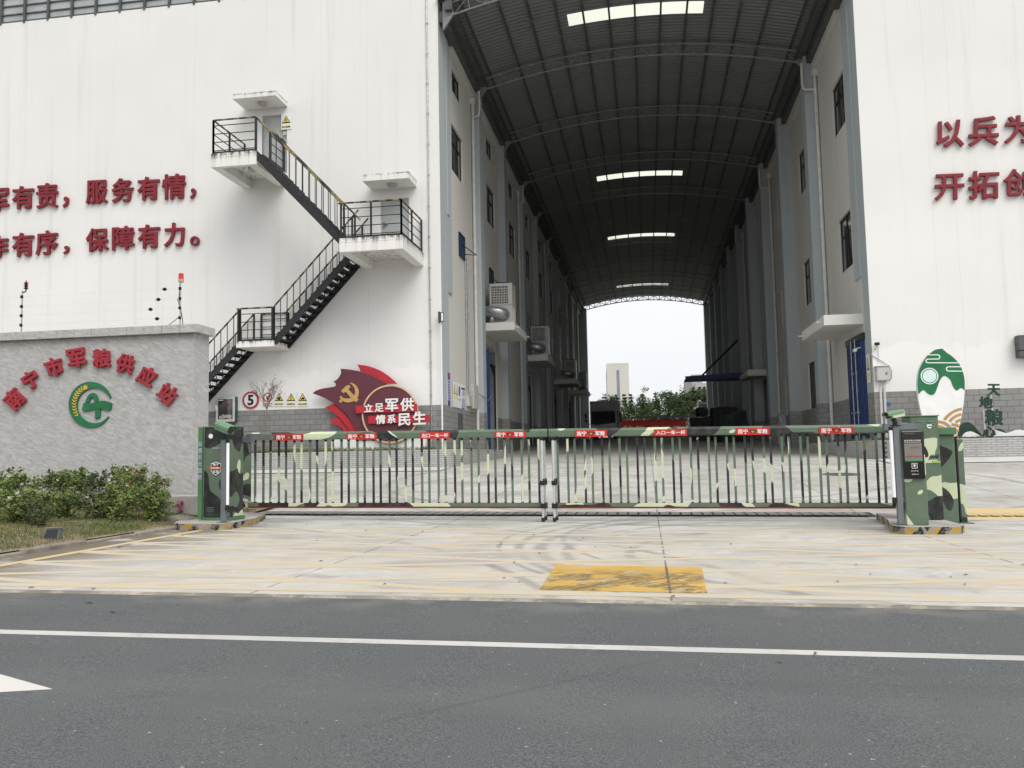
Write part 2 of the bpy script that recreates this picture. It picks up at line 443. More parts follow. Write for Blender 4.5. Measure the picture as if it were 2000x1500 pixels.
M['pad'] = pad_paint('yellow_pad_paint')
M['red_letter'] = simple('dark_red_lacquer', (.205, .016, .026), .45, .18, 6)
M['red_letter2'] = simple('red_lacquer', (.33, .026, .04), .42, .12, 6)
M['green_sign'] = simple('deep_green_lacquer', (.018, .155, .062), .4, .12)
M['wheat'] = simple('wheat_yellow_lacquer', (.70, .40, .045), .4, .1)
M['white'] = simple('white_paint', (.80, .80, .79), .45, .04)
M['white_rough'] = simple('weathered_white', (.66, .65, .62), .7, .1)
M['black'] = simple('black_paint', (.014, .014, .016), .5, .2)
M['blackiron'] = simple('black_iron_paint', (.022, .022, .024), .5, .45, 18)
M['iron_worn'] = hazard('yellow_black_rail', (1, 1, .45), .40, (.34, .26, .11), .6, conc=(.06, .058, .055))
M['hazard'] = hazard('yellow_black_kerb', (1, .35, -.9), .27, (.40, .26, .045), .85)
M['grey_metal'] = simple('grey_metal', (.17, .185, .20), .4, .1, 5, .4)
M['galv'] = simple('galvanised_metal', (.42, .43, .44), .38, .2, 9, .75)
M['wire'] = simple('bright_wire', (.55, .55, .55), .4, .05, 5, .3)
M['alu'] = simple('brushed_aluminium', (.66, .67, .68), .3, .08, 8, .6)
M['dark_metal'] = simple('dark_grey_steel', (.09, .095, .095), .55, .2, 5)
M['truss'] = simple('truss_grey_paint', (.25, .26, .26), .55, .2, 5)
M['pipe'] = simple('white_pvc', (.64, .63, .60), .45, .08)
M['greybox'] = simple('grey_enamel', (.50, .49, .465), .45, .08)
M['pale_door'] = simple('pale_grey_door', (.40, .42, .41), .5, .06)
M['bluesteel'] = simple('blue_steel', (.022, .045, .15), .45, .22, 3)
M['blueshut'] = simple('blue_shutter', (.03, .06, .15), .5, .2, 6)
M['slate'] = simple('blue_grey_panel', (.22, .255, .28), .5, .08)
M['clere'] = simple('milky_glazing', (.40, .425, .44), .35, .12, 1.2)
M['glass'] = simple('dark_window_glass', (.055, .06, .062), .06, .3, 1.5, spec=.6)
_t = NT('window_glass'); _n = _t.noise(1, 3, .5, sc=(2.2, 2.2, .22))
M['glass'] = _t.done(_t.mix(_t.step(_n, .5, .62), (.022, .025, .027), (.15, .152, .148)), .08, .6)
M['frame'] = simple('dark_window_frame', (.028, .029, .03), .4, .1)
M['brown'] = simple('brown_blind', (.115, .105, .09), .8, .12, 3)
M['maroon'] = simple('maroon_panel', (.125, .033, .05), .5, .06)
M['signred'] = simple('bright_red_panel', (.46, .028, .04), .45, .06)
M['gold'] = simple('matt_gold', (.56, .35, .13), .4, .08, 5, .15)
M['goldring'] = simple('pale_gold_trim', (.66, .47, .26), .4, .08, 5, .1)
M['plate_red'] = simple('banner_red', (.50, .026, .022), .45, .06)
M['sign_yellow'] = simple('sign_yellow', (.74, .58, .06), .45, .05)
M['sign_yellow2'] = simple('pale_sign_yellow', (.76, .68, .26), .45, .05)
M['sign_red'] = simple('sign_red', (.46, .035, .055), .45, .06)
M['sign_blue'] = simple('sign_blue', (.03, .14, .40), .45, .08)
M['poster_blue'] = simple('poster_blue', (.075, .095, .30), .5, .08)
M['poster_pale'] = simple('poster_pale', (.42, .44, .60), .5, .12, 14)
M['camo_beam'] = camo('camouflage_beam', (1.9, 3, 3.2), 3.0)
M['camo_bar'] = camo('camouflage_bar', (4.3, 5.0, 1.7), 11.0, hi=.575)
M['camo_box'] = camo('camouflage_cabinet', (2.7, 2.7, 2.5), 5.0)
M['camo_kiosk'] = camo('camouflage_kiosk', (3.6, 3.6, 2.6), 17.0)
M['camo_green'] = simple('army_green_paint', (.085, .18, .09), .42, .1)
M['camera_green'] = simple('pale_army_green', (.14, .26, .16), .45, .08)
M['darkglass'] = simple('black_gloss', (.008, .008, .009), .12, .1, spec=.6)
M['screen'] = simple('screen_grey', (.19, .185, .17), .35, .1, 3)
M['lit_tube'] = simple('white_tube', (.84, .86, .88), .25, .03)
M['redrubber'] = simple('red_rubber', (.27, .035, .02), .6, .2)
M['lamp_red'] = simple('red_beacon', (.62, .05, .035), .25, .08)
M['lamp_glass'] = simple('frosted_lamp', (.42, .40, .36), .4, .08)
M['soil'] = simple('dry_soil', (.21, .165, .115), .95, .35, 3.0, bump=.6, bscale=25)
M['kerb'] = simple('weathered_kerb', (.22, .195, .165), .9, .35, 3.5, bump=.4, bscale=20)
M['rawconc'] = simple('raw_concrete', (.36, .345, .32), .88, .25, 2.5, bump=.3, bscale=40)
M['orange'] = simple('orange_led_red', (.55, .05, .04), .5, .05)
M['truckpaint'] = simple('truck_grey', (.42, .43, .44), .35, .1)
M['cargo'] = simple('cargo_box_grey', (.40, .40, .39), .6, .12)
M['redwall'] = simple('red_screen_wall', (.42, .035, .03), .55, .12, 2)
M['tarp'] = simple('dark_tarpaulin', (.03, .031, .033), .7, .35, 3, bump=.5, bscale=8)
M['plasticwrap'] = simple('grey_plastic_wrap', (.34, .34, .36), .3, .25, 9)
M['tower'] = simple('cream_render_tower', (.60, .585, .54), .85, .03, .05)
M['tower_side'] = M['tower']
M['tower_glass'] = simple('blue_glazing', (.22, .27, .37), .3, .18, .3)
M['bark'] = simple('bark', (.20, .165, .125), .9, .3, 12)
M['twig'] = simple('bare_twig', (.15, .12, .09), .9, .3, 12)
M['valley_gold'] = simple('ochre_wave', (.46, .27, .10), .5, .06)
M['ice'] = simple('pale_aqua_acrylic', (.62, .78, .76), .3, .06)
M['dark_green_letter'] = simple('dark_green_steel', (.016, .05, .032), .45, .15)

def leafmat(name, a, b, dry=None):
    t = NT(name)
    n = t.noise(7, 3); w = t.noise(45, 2)
    c = t.mix(t.step(n, .3, .7), a, b)
    c = t.mix(t.math('MULTIPLY', t.step(w, .45, .7), .5), c, tuple(min(1, v * 1.5) for v in b))
    if dry: c = t.mix(t.math('MULTIPLY', t.step(t.noise(1.7, 4), .42, .62), .85), c, dry)
    t.put(t.b.inputs['Transmission Weight'], 0.0)
    return t.done(c, .65, .25)
M['leaf_a'] = leafmat('shrub_leaf', (.040, .060, .022), (.085, .115, .04))
M['leaf_b'] = leafmat('pale_shrub_leaf', (.09, .135, .035), (.175, .22, .07))
M['leaf_tree'] = leafmat('tree_leaf', (.040, .075, .028), (.115, .16, .07))
M['grass'] = leafmat('grass_blade', (.055, .090, .022), (.105, .140, .04), (.22, .20, .09))
M['petal_pink'] = simple('pink_petal', (.42, .05, .19), .6, .2, 30)
M['petal_white'] = simple('white_petal', (.75, .73, .70), .6, .05, 30)
M['leaf_dry'] = simple('dry_leaf', (.13, .085, .05), .9, .4, 20)

# roof sheet: folded steel, ribs run across the hall
def sheet(name):
    t = NT(name)
    x, y, z = t.xyz()
    w = t.math('SINE', t.math('MULTIPLY', y, 2 * math.pi / .24))
    c = t.mix(t.step(w, -.4, .6), (.20, .22, .222), (.245, .265, .268))
    seam = t.math('ABSOLUTE', t.math('SUBTRACT', t.math('FRACT', t.math('DIVIDE', y, 2.95)), .5))
    c = t.mix(t.math('MULTIPLY', t.step(seam, .49, .497), .4), c, (.08, .08, .08))
    c = t.mix(t.math('MULTIPLY', t.step(t.noise(.5, 4), .4, .7), .25), c, (.15, .15, .14))
    t.bump(w, .5, .03)
    return t.done(c, .6, .3)
M['sheet'] = sheet('ribbed_roof_sheet')
tl = NT('translucent_panel')
tr = tl.t.nodes.new('ShaderNodeBsdfTranslucent'); tr.inputs[0].default_value = (.66, .66, .57, 1)
tl.t.links.new(tr.outputs[0], tl.t.nodes['Material Output'].inputs[0])
M['rooflight'] = tl.m

# ---------------------------------------------------------------- the ground
def sheet_grid(name, xs, ys, dz, mat_, kindname='structure'):
    mb = MB()
    n = len(xs)
    v = [(x, y, g(x, y) + dz) for y in ys for x in xs]
    f = [(j * n + i, j * n + i + 1, (j + 1) * n + i + 1, (j + 1) * n + i) for j in range(len(ys) - 1) for i in range(n - 1)]
    mb.add(v, f)
    return kind(mb.build(name, mat_, loc=(0, 0, 0)), kindname)
frange = lambda a, b, s: [a + s * i for i in range(int(round((b - a) / s)) + 1)]
M['field'] = simple('dry_ground', (.16, .15, .10), .95, .3, .3)
sheet_grid('ground', [-2500, -400, -60, -14, 0, 14, 60, 400, 2500], [-600, -60, 0, 13, 24.5, 36, 60, 90, 200, 600, 3500], -.25, M['field'])
sheet_grid('road', [-300, -60, -14, 0, 14, 60, 300], [-12, 0, 6.3], 0.0, M['asphalt'])
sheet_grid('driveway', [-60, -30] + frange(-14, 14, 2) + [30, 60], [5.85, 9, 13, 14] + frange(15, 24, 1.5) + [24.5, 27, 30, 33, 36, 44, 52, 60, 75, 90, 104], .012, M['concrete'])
def strip(mb, a, b, w, dz=.016, mi=0):
    a, b = Vector((a[0], a[1], 0)), Vector((b[0], b[1], 0)); d = (b - a).normalized(); n = Vector((-d.y, d.x, 0)) * w / 2
    k = max(1, int((b - a).length / 2))
    for i in range(k):
        p, q = a.lerp(b, i / k), a.lerp(b, (i + 1) / k)
        mb.quad(*[(v.x, v.y, g(v.x, v.y) + dz) for v in (p - n, q - n, q + n, p + n)], mi)
mb = MB(); strip(mb, (-60, 4.52), (60, 4.52), .105, .0008)
kind(mb.build('lane_line', M['line'], loc=(0, 0, 0)), 'structure')
mb = MB()
A = [(-2.57, 3.44), (-3.03, 3.70), (-3.6, 4.0), (-3.6, 3.78), (-5.6, 3.78), (-5.6, 3.30), (-3.6, 3.30), (-3.6, 3.24), (-2.9, 3.36)]
A = [(-2.57, 3.445), (-4.2, 4.22), (-4.2, 3.70), (-7.0, 3.70), (-7.0, 3.18), (-4.2, 3.18), (-4.2, 2.85)]
mb.add([(x, y, g(x, y) + .0008) for x, y in A], (tuple(range(len(A)))[::-1],))
kind(mb.build('direction_arrow', M['arrow'], loc=(0, 0, 0)), 'structure')
# yellow box marking across the entrance, mostly rubbed off by traffic
mb = MB(); X0, X1, Y0, Y1 = -5.9, 7.4, 6.12, 11.15; sl_ = .262
def clip(p, q):
    (ax, ay), (bx, by) = p, q; t0, t1 = 0., 1.
    for d, lo, hi, s0 in ((bx - ax, X0, X1, ax), (by - ay, Y0, Y1, ay)):
        if abs(d) < 1e-9: continue
        u, w_ = sorted(((lo - s0) / d, (hi - s0) / d)); t0, t1 = max(t0, u), min(t1, w_)
    return None if t1 - t0 < .02 else ((ax + (bx - ax) * t0, ay + (by - ay) * t0), (ax + (bx - ax) * t1, ay + (by - ay) * t1))
for i in range(-5, 14):
    y_ = 6.55 + .86 * i
    for k, (p, q) in enumerate((((X0, y_), (X1, y_ - sl_ * (X1 - X0))), ((X0, y_), (X1, y_ + sl_ * (X1 - X0))))):
        c_ = clip(p, q)
        if c_: strip(mb, *c_, .135, .0125 + .0004 * k)
strip(mb, (X0, 6.10), (X1, 6.10), .15, .0134); strip(mb, (X0, 11.15), (X1, 11.15), .12, .0134)
kind(mb.build('yellow_box_marking', M['ochre'], loc=(0, 0, 0)), 'structure')
mb = MB(); strip(mb, (-5.9, 6.1), (-5.9, 11.2), .12, .0138)
kind(mb.build('yellow_edge_line', M['ochre2'], loc=(0, 0, 0)), 'structure')
mb = MB()
mb.add([(x, y, g(x, y) + .0142) for x, y in ((-.80, 6.235), (.385, 6.225), (.43, 7.60), (-.83, 7.64))], ((0, 1, 2, 3),))
kind(mb.build('yellow_painted_patch', M['pad'], loc=(0, 0, 0)), 'structure')
mb = MB()
for x0, x1 in ((4.15, 9.5),):
    mb.add([(x, y, g(x, y) + .0126) for x, y in ((x0, 12.95), (x1, 12.95), (x1, 14.3), (x0, 14.3))], ((0, 1, 2, 3),))
kind(mb.build('yellow_gate_apron', M['ochre2'], loc=(0, 0, 0)), 'structure')
# concrete edge strip along the street and the pale gutter strip before the planters
mb = MB()
for i in range(-30, 30):
    a, b = i * 2., i * 2. + 2
    for (ya, za), (yb, zb) in (((5.815, .0006), (5.85, .0130)), ((5.85, .0130), (5.88, .0132))): mb.quad((a, ya, g(a, ya) + za), (b, ya, g(b, ya) + za), (b, yb, g(b, yb) + zb), (a, yb, g(a, yb) + zb))
kind(mb.build('road_edge_strip', M['edge'], loc=(0, 0, 0)), 'structure')
# drain channel with slotted grate
def drain(x0, x1, name, gm):
    bed = MB(); gr = MB()
    bed.add([(x, y, g(x, y) + .0140) for x, y in ((x0, 13.24), (x1, 13.24), (x1, 13.78), (x0, 13.78))], ((0, 1, 2, 3),))
    n = int((x1 - x0) / .16)
    for i in range(n):
        a = x0 + i * .16
        z_ = g(a, 13.55) + .0142
        gr.box(a + .014, a + .146, 13.28, 13.74, z_ + .001, z_ + .012)
    o = kind(bed.build(name, M['black'], loc=(x0, 13.36, 0)), 'structure')
    kind(gr.build('drain_grate', gm, o), 'structure')
drain(-6.4, 3.3, 'drain_channel', simple('drain_grey', (.20, .195, .185), .7, .25, 6)); drain(4.2, 9.6, 'drain_channel', M['ochre2'])
mb = MB(); 
for (cx, cy, r) in ((4.3, 20.3, .42), (-1.9, 34.0, .35)):
    mb = MB(); mb.add([(cx + r * math.cos(t), cy + r * math.sin(t), g(cx + r * math.cos(t), cy + r * math.sin(t)) + .0128) for t in [2 * math.pi * k / 28 for k in range(28)]], (tuple(range(28)),))
    kind(mb.build('manhole_cover', M['dark_metal'] if r > .2 else M['line']), 'structure')
# ---------------------------------------------------------------- the two warehouses
FY = 26.4                                   # plane of the street facade
XL, XR = -6.33, 6.64                        # corners of the passage
HOLES_TOP = 17.2
def wall(mb, axis, c, u0, u1, z0, z1, holes, depth, mi=0, mi_rev=0):
    """wall face with real openings; depth = signed reveal depth behind the face"""
    us = sorted({u0, u1, *[h[0] for h in holes], *[h[1] for h in holes]}); zs = sorted({z0, z1, *[h[2] for h in holes], *[h[3] for h in holes]})
    pt = (lambda u, z, d=0: (u, c + d, z)) if axis == 'y' else (lambda u, z, d=0: (c + d, u, z))
    for a, b in zip(us, us[1:]):
        for p, q in zip(zs, zs[1:]):
            if any(h[0] <= a and b <= h[1] and h[2] <= p and q <= h[3] for h in holes): continue
            mb.quad(pt(a, p), pt(b, p), pt(b, q), pt(a, q), mi)
    for h in holes:
        a, b, p, q = h[:4]
        dd = h[4] if len(h) > 4 else depth
        for (ua, za), (ub, zb) in (((a, p), (b, p)), ((b, p), (b, q)), ((b, q), (a, q)), ((a, q), (a, p))):
            mb.quad(pt(ua, za), pt(ub, zb), pt(ub, zb, dd), pt(ua, za, dd), mi_rev)

def window_x(parent, X, sgn, y0, y1, z0, z1, split=True, mat=None, pane_mat=None, bars=0, rec=.06):
    """window in a passage wall; sgn = direction into the building"""
    f = MB(); t = .045; xa, xb = sorted((X + sgn * rec, X + sgn * (rec + .06)))
    f.box(xa, xb, y0 + .002, y1 - .002, z0 + .002, z0 + t); f.box(xa, xb, y0 + .002, y1 - .002, z1 - t, z1 - .002)
    f.box(xa, xb, y0 + .002, y0 + t, z0 + t, z1 - t); f.box(xa, xb, y1 - t, y1 - .002, z0 + t, z1 - t)
    if split:
        zz = z0 + (z1 - z0) * .66
        if z1 - z0 > 1.1: f.box(xa, xb, y0 + t, y1 - t, zz - .03, zz + .03)
        ym = (y0 + y1) / 2
        f.box(xa + .004, xb - .004, ym - .03, ym + .03, z0 + t, z1 - t)
    for k in range(bars):
        zk = z0 + (k + 1) * (z1 - z0) / (bars + 1); f.box(xa, xb - .01, y0 + t, y1 - t, zk - .012, zk + .012)
    o = f.build('window', mat or M['frame'], parent)
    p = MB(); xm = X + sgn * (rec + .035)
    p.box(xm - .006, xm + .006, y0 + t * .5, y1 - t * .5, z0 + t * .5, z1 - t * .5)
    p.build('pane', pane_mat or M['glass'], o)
    return o

WL, WR = -6.40, 6.65                        # passage wall faces
wl = thing('warehouse', 'white rendered warehouse on the left, with the black outside staircase', 'warehouse', (-6.33, 26.4, .6))
wr = thing('warehouse', 'white rendered warehouse on the right, behind the green rice grain sign', 'warehouse', (6.64, 26.4, .6))
D1 = (-12.43, -11.55, 10.50, 12.53); D2 = (-8.32, -7.37, 7.52, 9.38)
mb = MB()
CL = (-40, -9.3, 16.75, 18.4)
wall(mb, 'y', FY, -60, XL, 0, 19.2, [D1, D2, CL], .12)
mb.quad((XL, FY, 0), (XL, FY + 1.0, 0), (XL, FY + 1.0, 19.2), (XL, FY, 19.2))
mb.quad((-60, FY, 19.2), (XL, FY, 19.2), (XL, 87, 19.2), (-60, 87, 19.2)); mb.quad((-60, 87, 0), (WL, 87, 0), (WL, 87, 19.2), (-60, 87, 19.2))
mb.quad((-60, FY, 0), (-60, 87, 0), (-60, 87, 19.2), (-60, FY, 19.2))
mb.build('facade_wall', M['facade'], wl)
mb = MB(); mb.box(-60, XL + .006, FY - .012, FY + .02, 0, 2.615); mb.box(XL - .02, XL + .012, FY + .02, FY + 1.0, 0, 2.615)
mb.build('tile_plinth', M['tile'], wl)
mb = MB()
wall(mb, 'y', FY, XR, 60, 0, 19.2, [], .12)
mb.quad((XR, FY, 0), (XR, FY + .7, 0), (XR, FY + .7, 19.2), (XR, FY, 19.2), 1)
mb.quad((60, FY, 19.2), (XR, FY, 19.2), (XR, 87, 19.2), (60, 87, 19.2)); mb.quad((60, 87, 0), (WR, 87, 0), (WR, 87, 19.2), (60, 87, 19.2))
mb.quad((60, FY, 0), (60, 87, 0), (60, 87, 19.2), (60, FY, 19.2))
mb.build('facade_wall', [M['facade'], M['blue_col']], wr)
mb = MB(); mb.box(XR - .006, 60, FY - .012, FY + .02, 0, 2.615); mb.box(XR - .012, XR + .02, FY + .02, FY + .70, 0, 2.615)
mb.build('tile_plinth', M['tile'], wr)

# clerestory strip of the left hall: one window per bay of four panes
x = -9.3
k = 0
while x > -26:
    a, b = x - 3.72, x
    f = MB(); y0, y1 = FY + .02, FY + .10
    f.box(a, b, y0, y1, 16.76, 16.82); f.box(a, b, y0, y1, 18.3, 18.39)
    for i in range(4):
        xx = b - i * .93
        f.box(xx - .10, xx - .03, FY - .03, y1 - .01, 16.70, 18.42)
    for zz in (17.08, 17.40, 17.72, 18.02): f.box(a, b, y0 + .012, y1 - .015, zz - .02, zz + .02)
    o = f.build('window', M['dark_metal'], wl)
    p = MB(); p.box(a + .002, b - .002, FY + .075, FY + .085, 16.78, 18.36); p.build('pane', M['clere'], o)
    x = a; k += 1
# doors on the landings
for (a, b, c_, d_), lab in ((D1, None), (D2, None)):
    mb = MB(); mb.box(a + .003, b - .003, FY + .05, FY + .10, c_, d_ - .003)
    mb.box(a + .003, a + .05, FY + .03, FY + .05, c_, d_ - .003); mb.box(b - .05, b - .003, FY + .03, FY + .05, c_, d_ - .003); mb.box(a + .05, b - .05, FY + .03, FY + .05, d_ - .05, d_ - .003)
    o = mb.build('door', M['pale_door'], wl)
    hx = a + .10 if lab is None and b > -9 else b - .10
    h = MB(); h.bar((hx, FY + .02, c_ + 1.02), (hx + (.12 if b > -9 else -.12), FY + .02, c_ + 1.02), .025); h.box(hx - .03, hx + .03, FY + .022, FY + .05, c_ + .92, c_ + 1.1)
    h.build('handle', M['grey_metal'], o)
# concrete canopies over the doors, each with a round lamp
for x0, x1, z0, z1, lx in ((-13.02, -11.53, 12.77, 12.94, -12.2), (-8.62, -7.10, 9.71, 9.93, -7.78)):
    mb = MB(); mb.box(x0, x1, 25.46, FY - .002, z0, z1)
    o = mb.build('canopy', M['slab'], wl, bevel=.01)
    l = MB(); l.tube([(lx, 25.93, z0 - .001), (lx, 25.93, z0 - .05), (lx, 25.93, z0 - .085)], [.17, .17, .13], 24)
    l.build('lamp', M['lamp_glass'], o, smooth=False)
# grey conduit with clips beside the corner, white-painted drain lines
mb = MB(); xc = P(838, 400, FY).x
mb.tube([(xc, FY - .03, .9), (xc, FY - .03, 18.9)], .022, 8)
for k in range(17):
    z_ = 1.9 + k * 1.02; mb.box(xc - .035, xc + .035, FY - .055, FY - .001, z_, z_ + .05)
mb.build('conduit_pipe', M['galv'], wl)

# passage side walls with pilasters, windows and openings, bay by bay
NB = 10
holesL, holesR = [], []
for i in range(NB):
    y0 = 26.4 + 6 * i
    d = 0 if i == 0 else .75
    holesL.append((y0 + (2.3 if i == 0 else 2.9), y0 + (3.7 if i == 0 else 4.3), 13.9, 14.72))
    holesL.append((y0 + (2.1 if i == 0 else 2.8), y0 + (3.95 if i == 0 else 4.72), 10.96, 12.64))
    holesL.append((y0 + 3.0, y0 + 3.95, 8.12, 8.98))
    ra, rb = (1.75, 3.45) if i == 0 else (2.3, 4.05)
    holesR.append((y0 + ra, y0 + rb, 11.48, 13.2)); holesR.append((y0 + ra, y0 + rb, 6.82, 8.62))
    if i in (1, 2, 4): holesR.append((y0 + 2.4, y0 + 4.1, 2.6, 4.47))
doorsL = [(33.6, 36.9), (45.6, 48.6), (61.0, 64.0), (71.6, 74.4)]
for a, b in doorsL: holesL.append((a, b, .6, 5.6, -.9))
holesR += [(48.6, 51.4, 1.0, 4.9, .8)]
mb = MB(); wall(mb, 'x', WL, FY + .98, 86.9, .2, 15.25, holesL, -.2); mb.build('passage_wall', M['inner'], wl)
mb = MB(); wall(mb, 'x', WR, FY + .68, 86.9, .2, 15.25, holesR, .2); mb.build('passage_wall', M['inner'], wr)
for par, X, s, hs_ in ((wl, WL, -1, holesL), (wr, WR, 1, holesR)):
    for h in hs_:
        if len(h) > 4: continue
        if abs((h[3] - h[2]) - .86) < .02 and h[2] < 9: window_x(par, X, s, *h[:4], split=False, pane_mat=M['blueshut'], bars=0, rec=-.05)
        elif h[2] < 3: window_x(par, X, s, *h[:4], split=False, pane_mat=M['brown'], bars=3)
        else: window_x(par, X, s, *h[:4])
# blue shutters stay ajar on their stays: a thin iron stay per shutter
for i in range(2):
    y0 = 26.4 + 6 * i + 3.9
    mb = MB(); mb.tube([(WL, y0 - .6, 8.62), (WL + .32, y0 + .75, 8.48), (WL, y0 + .1, 8.38)], .018, 6); mb.build('shutter_stay', M['frame'], wl)
def plinth_x(par, X, s, spans):
    for a, b in spans: MB().box(min(X, X - s * .015), max(X, X - s * .015), a, b, .2, 2.615).build('tile_plinth', M['tile'], par)
plinth_x(wl, WL, -1, [(27.4, 32.1), (32.76, 33.6), (36.9, 38.1), (38.76, 45.6), (48.6, 61), (64, 71.6), (74.4, 86.9)])
plinth_x(wr, WR, 1, [(29.34, 32.1), (32.76, 38.1), (38.76, 48.6), (51.4, 86.9)])
for i in range(1, NB):
    ya = 26.4 + 6 * i - .3
    for par, X, tip in ((wl, WL, -6.09), (wr, WR, 6.13 if i > 1 else 6.2)):
        a, b = sorted((X, tip))
        mb = MB(); mb.box(a, b, ya, ya + .65, 2.615, 15.6)
        mb.box(*sorted((X, X + (tip - X) * .55)), ya + .652, ya + 1.2, 6.6, 15.2)
        o = mb.build('pilaster', M['blue_col'], par)
        m2 = MB(); m2.box(a - .008, b + .008, ya - .01, ya + .66, .2, 2.613); m2.build('tile_plinth', M['tile'], o)
for par, X, tip in ((wl, -6.40, -5.63), (wr, 6.65, 6.04)):
    a, b = sorted((X, tip)); mb = MB(); mb.box(a, b, 85.8, 86.9, .2, 15.6); mb.build('pilaster', M['blue_col'], par)
# corner columns and the boxed duct beside them
mb = MB(); mb.quad((XL + .006, FY + .03, 2.62), (XL + .006, FY + 1.0, 2.62), (XL + .006, FY + 1.0, 19), (XL + .006, FY + .03, 19))
mb.quad((XL + .006, FY + 1.0, 2.62), (WL, FY + 1.0, 2.62), (WL, FY + 1.0, 19), (XL + .006, FY + 1.0, 19)); mb.build('corner_column', M['blue_col'], wl)
mb = MB(); mb.box(WL - .01, -6.345, 27.402, 28.12, 6.45, 15.2); mb.box(-6.345, -6.31, 27.402, 27.72, 9.05, 15.2); mb.build('boxed_duct', M['blue_col'], wl, bevel=.01)
mb = MB(); mb.box(6.60, WR + .01, 27.12, 27.85, 6.2, 15.2); mb.build('boxed_duct', M['blue_col'], wr, bevel=.01)
# cornice strip and gutters at the eaves
for par, X, s in ((wl, WL, 1), (wr, WR, -1)):
    mb = MB(); mb.box(*sorted((X, X + s * .16)), 28.2, 86.9, 14.98, 15.25); mb.build('cornice', M['inner'], par)
    mb = MB(); mb.box(*sorted((X, X + s * .34)), 26.5, 86.9, 15.252, 15.62); mb.build('gutter', M['dark_metal'], par)
    mb = MB(); mb.box(*sorted((X, X + s * .02)), 26.5, 86.9, 15.63, 17.0); mb.build('eaves_panel', M['dark_metal'], par)
# rain pipes with hopper and swan neck, every second pilaster
for par, X, s in ((wl, WL, 1), (wr, WR, -1)):
    for i in (1, 3, 5, 7, 9):
        yp = 26.4 + 6 * i - .42; xp = X + s * .085
        tip = X + s * (.31 if s > 0 else .50)
        mb = MB(); zb = g(xp, yp)
        mb.tube([(xp, yp, zb), (xp, yp, 14.7)], .062, 10)
        mb.box(xp - .1, xp + .1, yp - .1, yp + .1, 14.7, 14.95)
        mb.tube([(xp, yp, 14.2), (tip - s * .02, yp - .06, 14.2), (tip + s * .03, yp - .06, 14.26), (tip + s * .05, yp - .06, 14.4), (tip + s * .05, yp - .06, 15.2)], .045, 8)
        for z_ in (4.2, 6.6, 9.0, 11.4, 13.4): mb.tube([(xp, yp, z_), (xp, yp, z_ + .09)], .075, 10)
        mb.build('rain_pipe', M['pipe'], par)

# loading-bay doorways on the left: jamb lining, black rim, leaf
for a, b in doorsL:
    mb = MB(); mb.box(WL - .88, WL - .84, a + .01, b - .01, .6, 5.59); mb.build('door', M['slate'], wl)
    mb = MB(); zt = 5.05
    mb.box(WL - .83, WL - .05, b - .05, b - .01, .6, 5.5); o = mb.build('door', M['slate'], wl)
    r = MB(); r.box(WL - .83, WL - .72, b - .085, b - .052, .6, zt + .1); r.box(WL - .115, WL - .05, b - .085, b - .052, .6, zt - .25)
    r.bar((WL - .83, b - .07, zt + .12), (WL - .05, b - .07, zt - .22), .05, .12)
    r.prism([(WL - .72, zt - .1), (WL - .72, zt - .5), (WL - .58, zt + .02)], b - .085, b - .054); r.prism([(WL - .115, zt - .3), (WL - .25, zt - .16), (WL - .115, zt - .62)], b - .085, b - .054)
    r.build('door_seal', M['frame'], o)
    h = MB(); h.box(WL - .72, WL - .60, b - .12, b - .086, 2.85, 3.15); h.build('handle', M['dark_metal'], o)
mb = MB(); mb.box(-6.38, -6.10, 33.46, 33.53, 1.0, 5.25); o = mb.build('door', M['bluesteel'], wl)
# blue container doors on the right, first bay
mb = MB(); z0, z1 = .72, 4.28
for ya, yb in ((27.2, 28.22), (28.25, 29.28)):
    mb.box(WR - .07, WR - .01, ya, yb, z0, z1)
    for k in range(5):
        yy = ya + .1 + k * .2; mb.box(WR - .088, WR - .071, yy, yy + .09, z0 + .06, z1 - .06)
o = mb.build('door', M['bluesteel'], wr)
mb = MB(); mb.box(WR - .10, WR - .012, 27.12, 29.34, z1 + .003, z1 + .2); mb.build('door_frame', M['frame'], o)
for yy in (27.95, 28.47):
    mb = MB(); mb.tube([(WR - .125, yy, z0), (WR - .125, yy, z1 + .1)], .02, 8)
    for z_ in (.85, 2.05, 3.3): mb.box(WR - .15, WR - .09, yy - .05, yy + .05, z_, z_ + .07)
    mb.bar((WR - .15, yy, 2.1), (WR - .15, yy + .28, 2.1), .03)
    mb.build('locking_rod', M['galv'], o)
# canopies in the passage
for par, x0, x1, ya, yb, za, zb in ((wr, 5.49, WR, 27.22, 31.05, 4.76, 5.08), (wr, 5.6, WR, 48.3, 51.8, 5.05, 5.4),
                                    (wl, WL, -5.04, 33.4, 36.95, 5.95, 6.27), (wl, WL, -5.04, 45.0, 48.8, 5.95, 6.28), (wl, WL, -4.75, 60.6, 64.4, 5.95, 6.28), (wl, WL, -4.75, 71.4, 75.2, 5.95, 6.28)):
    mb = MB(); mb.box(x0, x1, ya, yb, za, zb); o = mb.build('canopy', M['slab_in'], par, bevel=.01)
    xt = x0 if par is wr else x1; s = -1 if par is wr else 1
    for yy in (ya + .35, yb - .25):
        q = MB(); q.tube([(xt - s * .05, yy, (za + zb) / 2), (xt + s * .15, yy, (za + zb) / 2 - .02)], .028, 8); q.build('spout', M['pipe'], o)

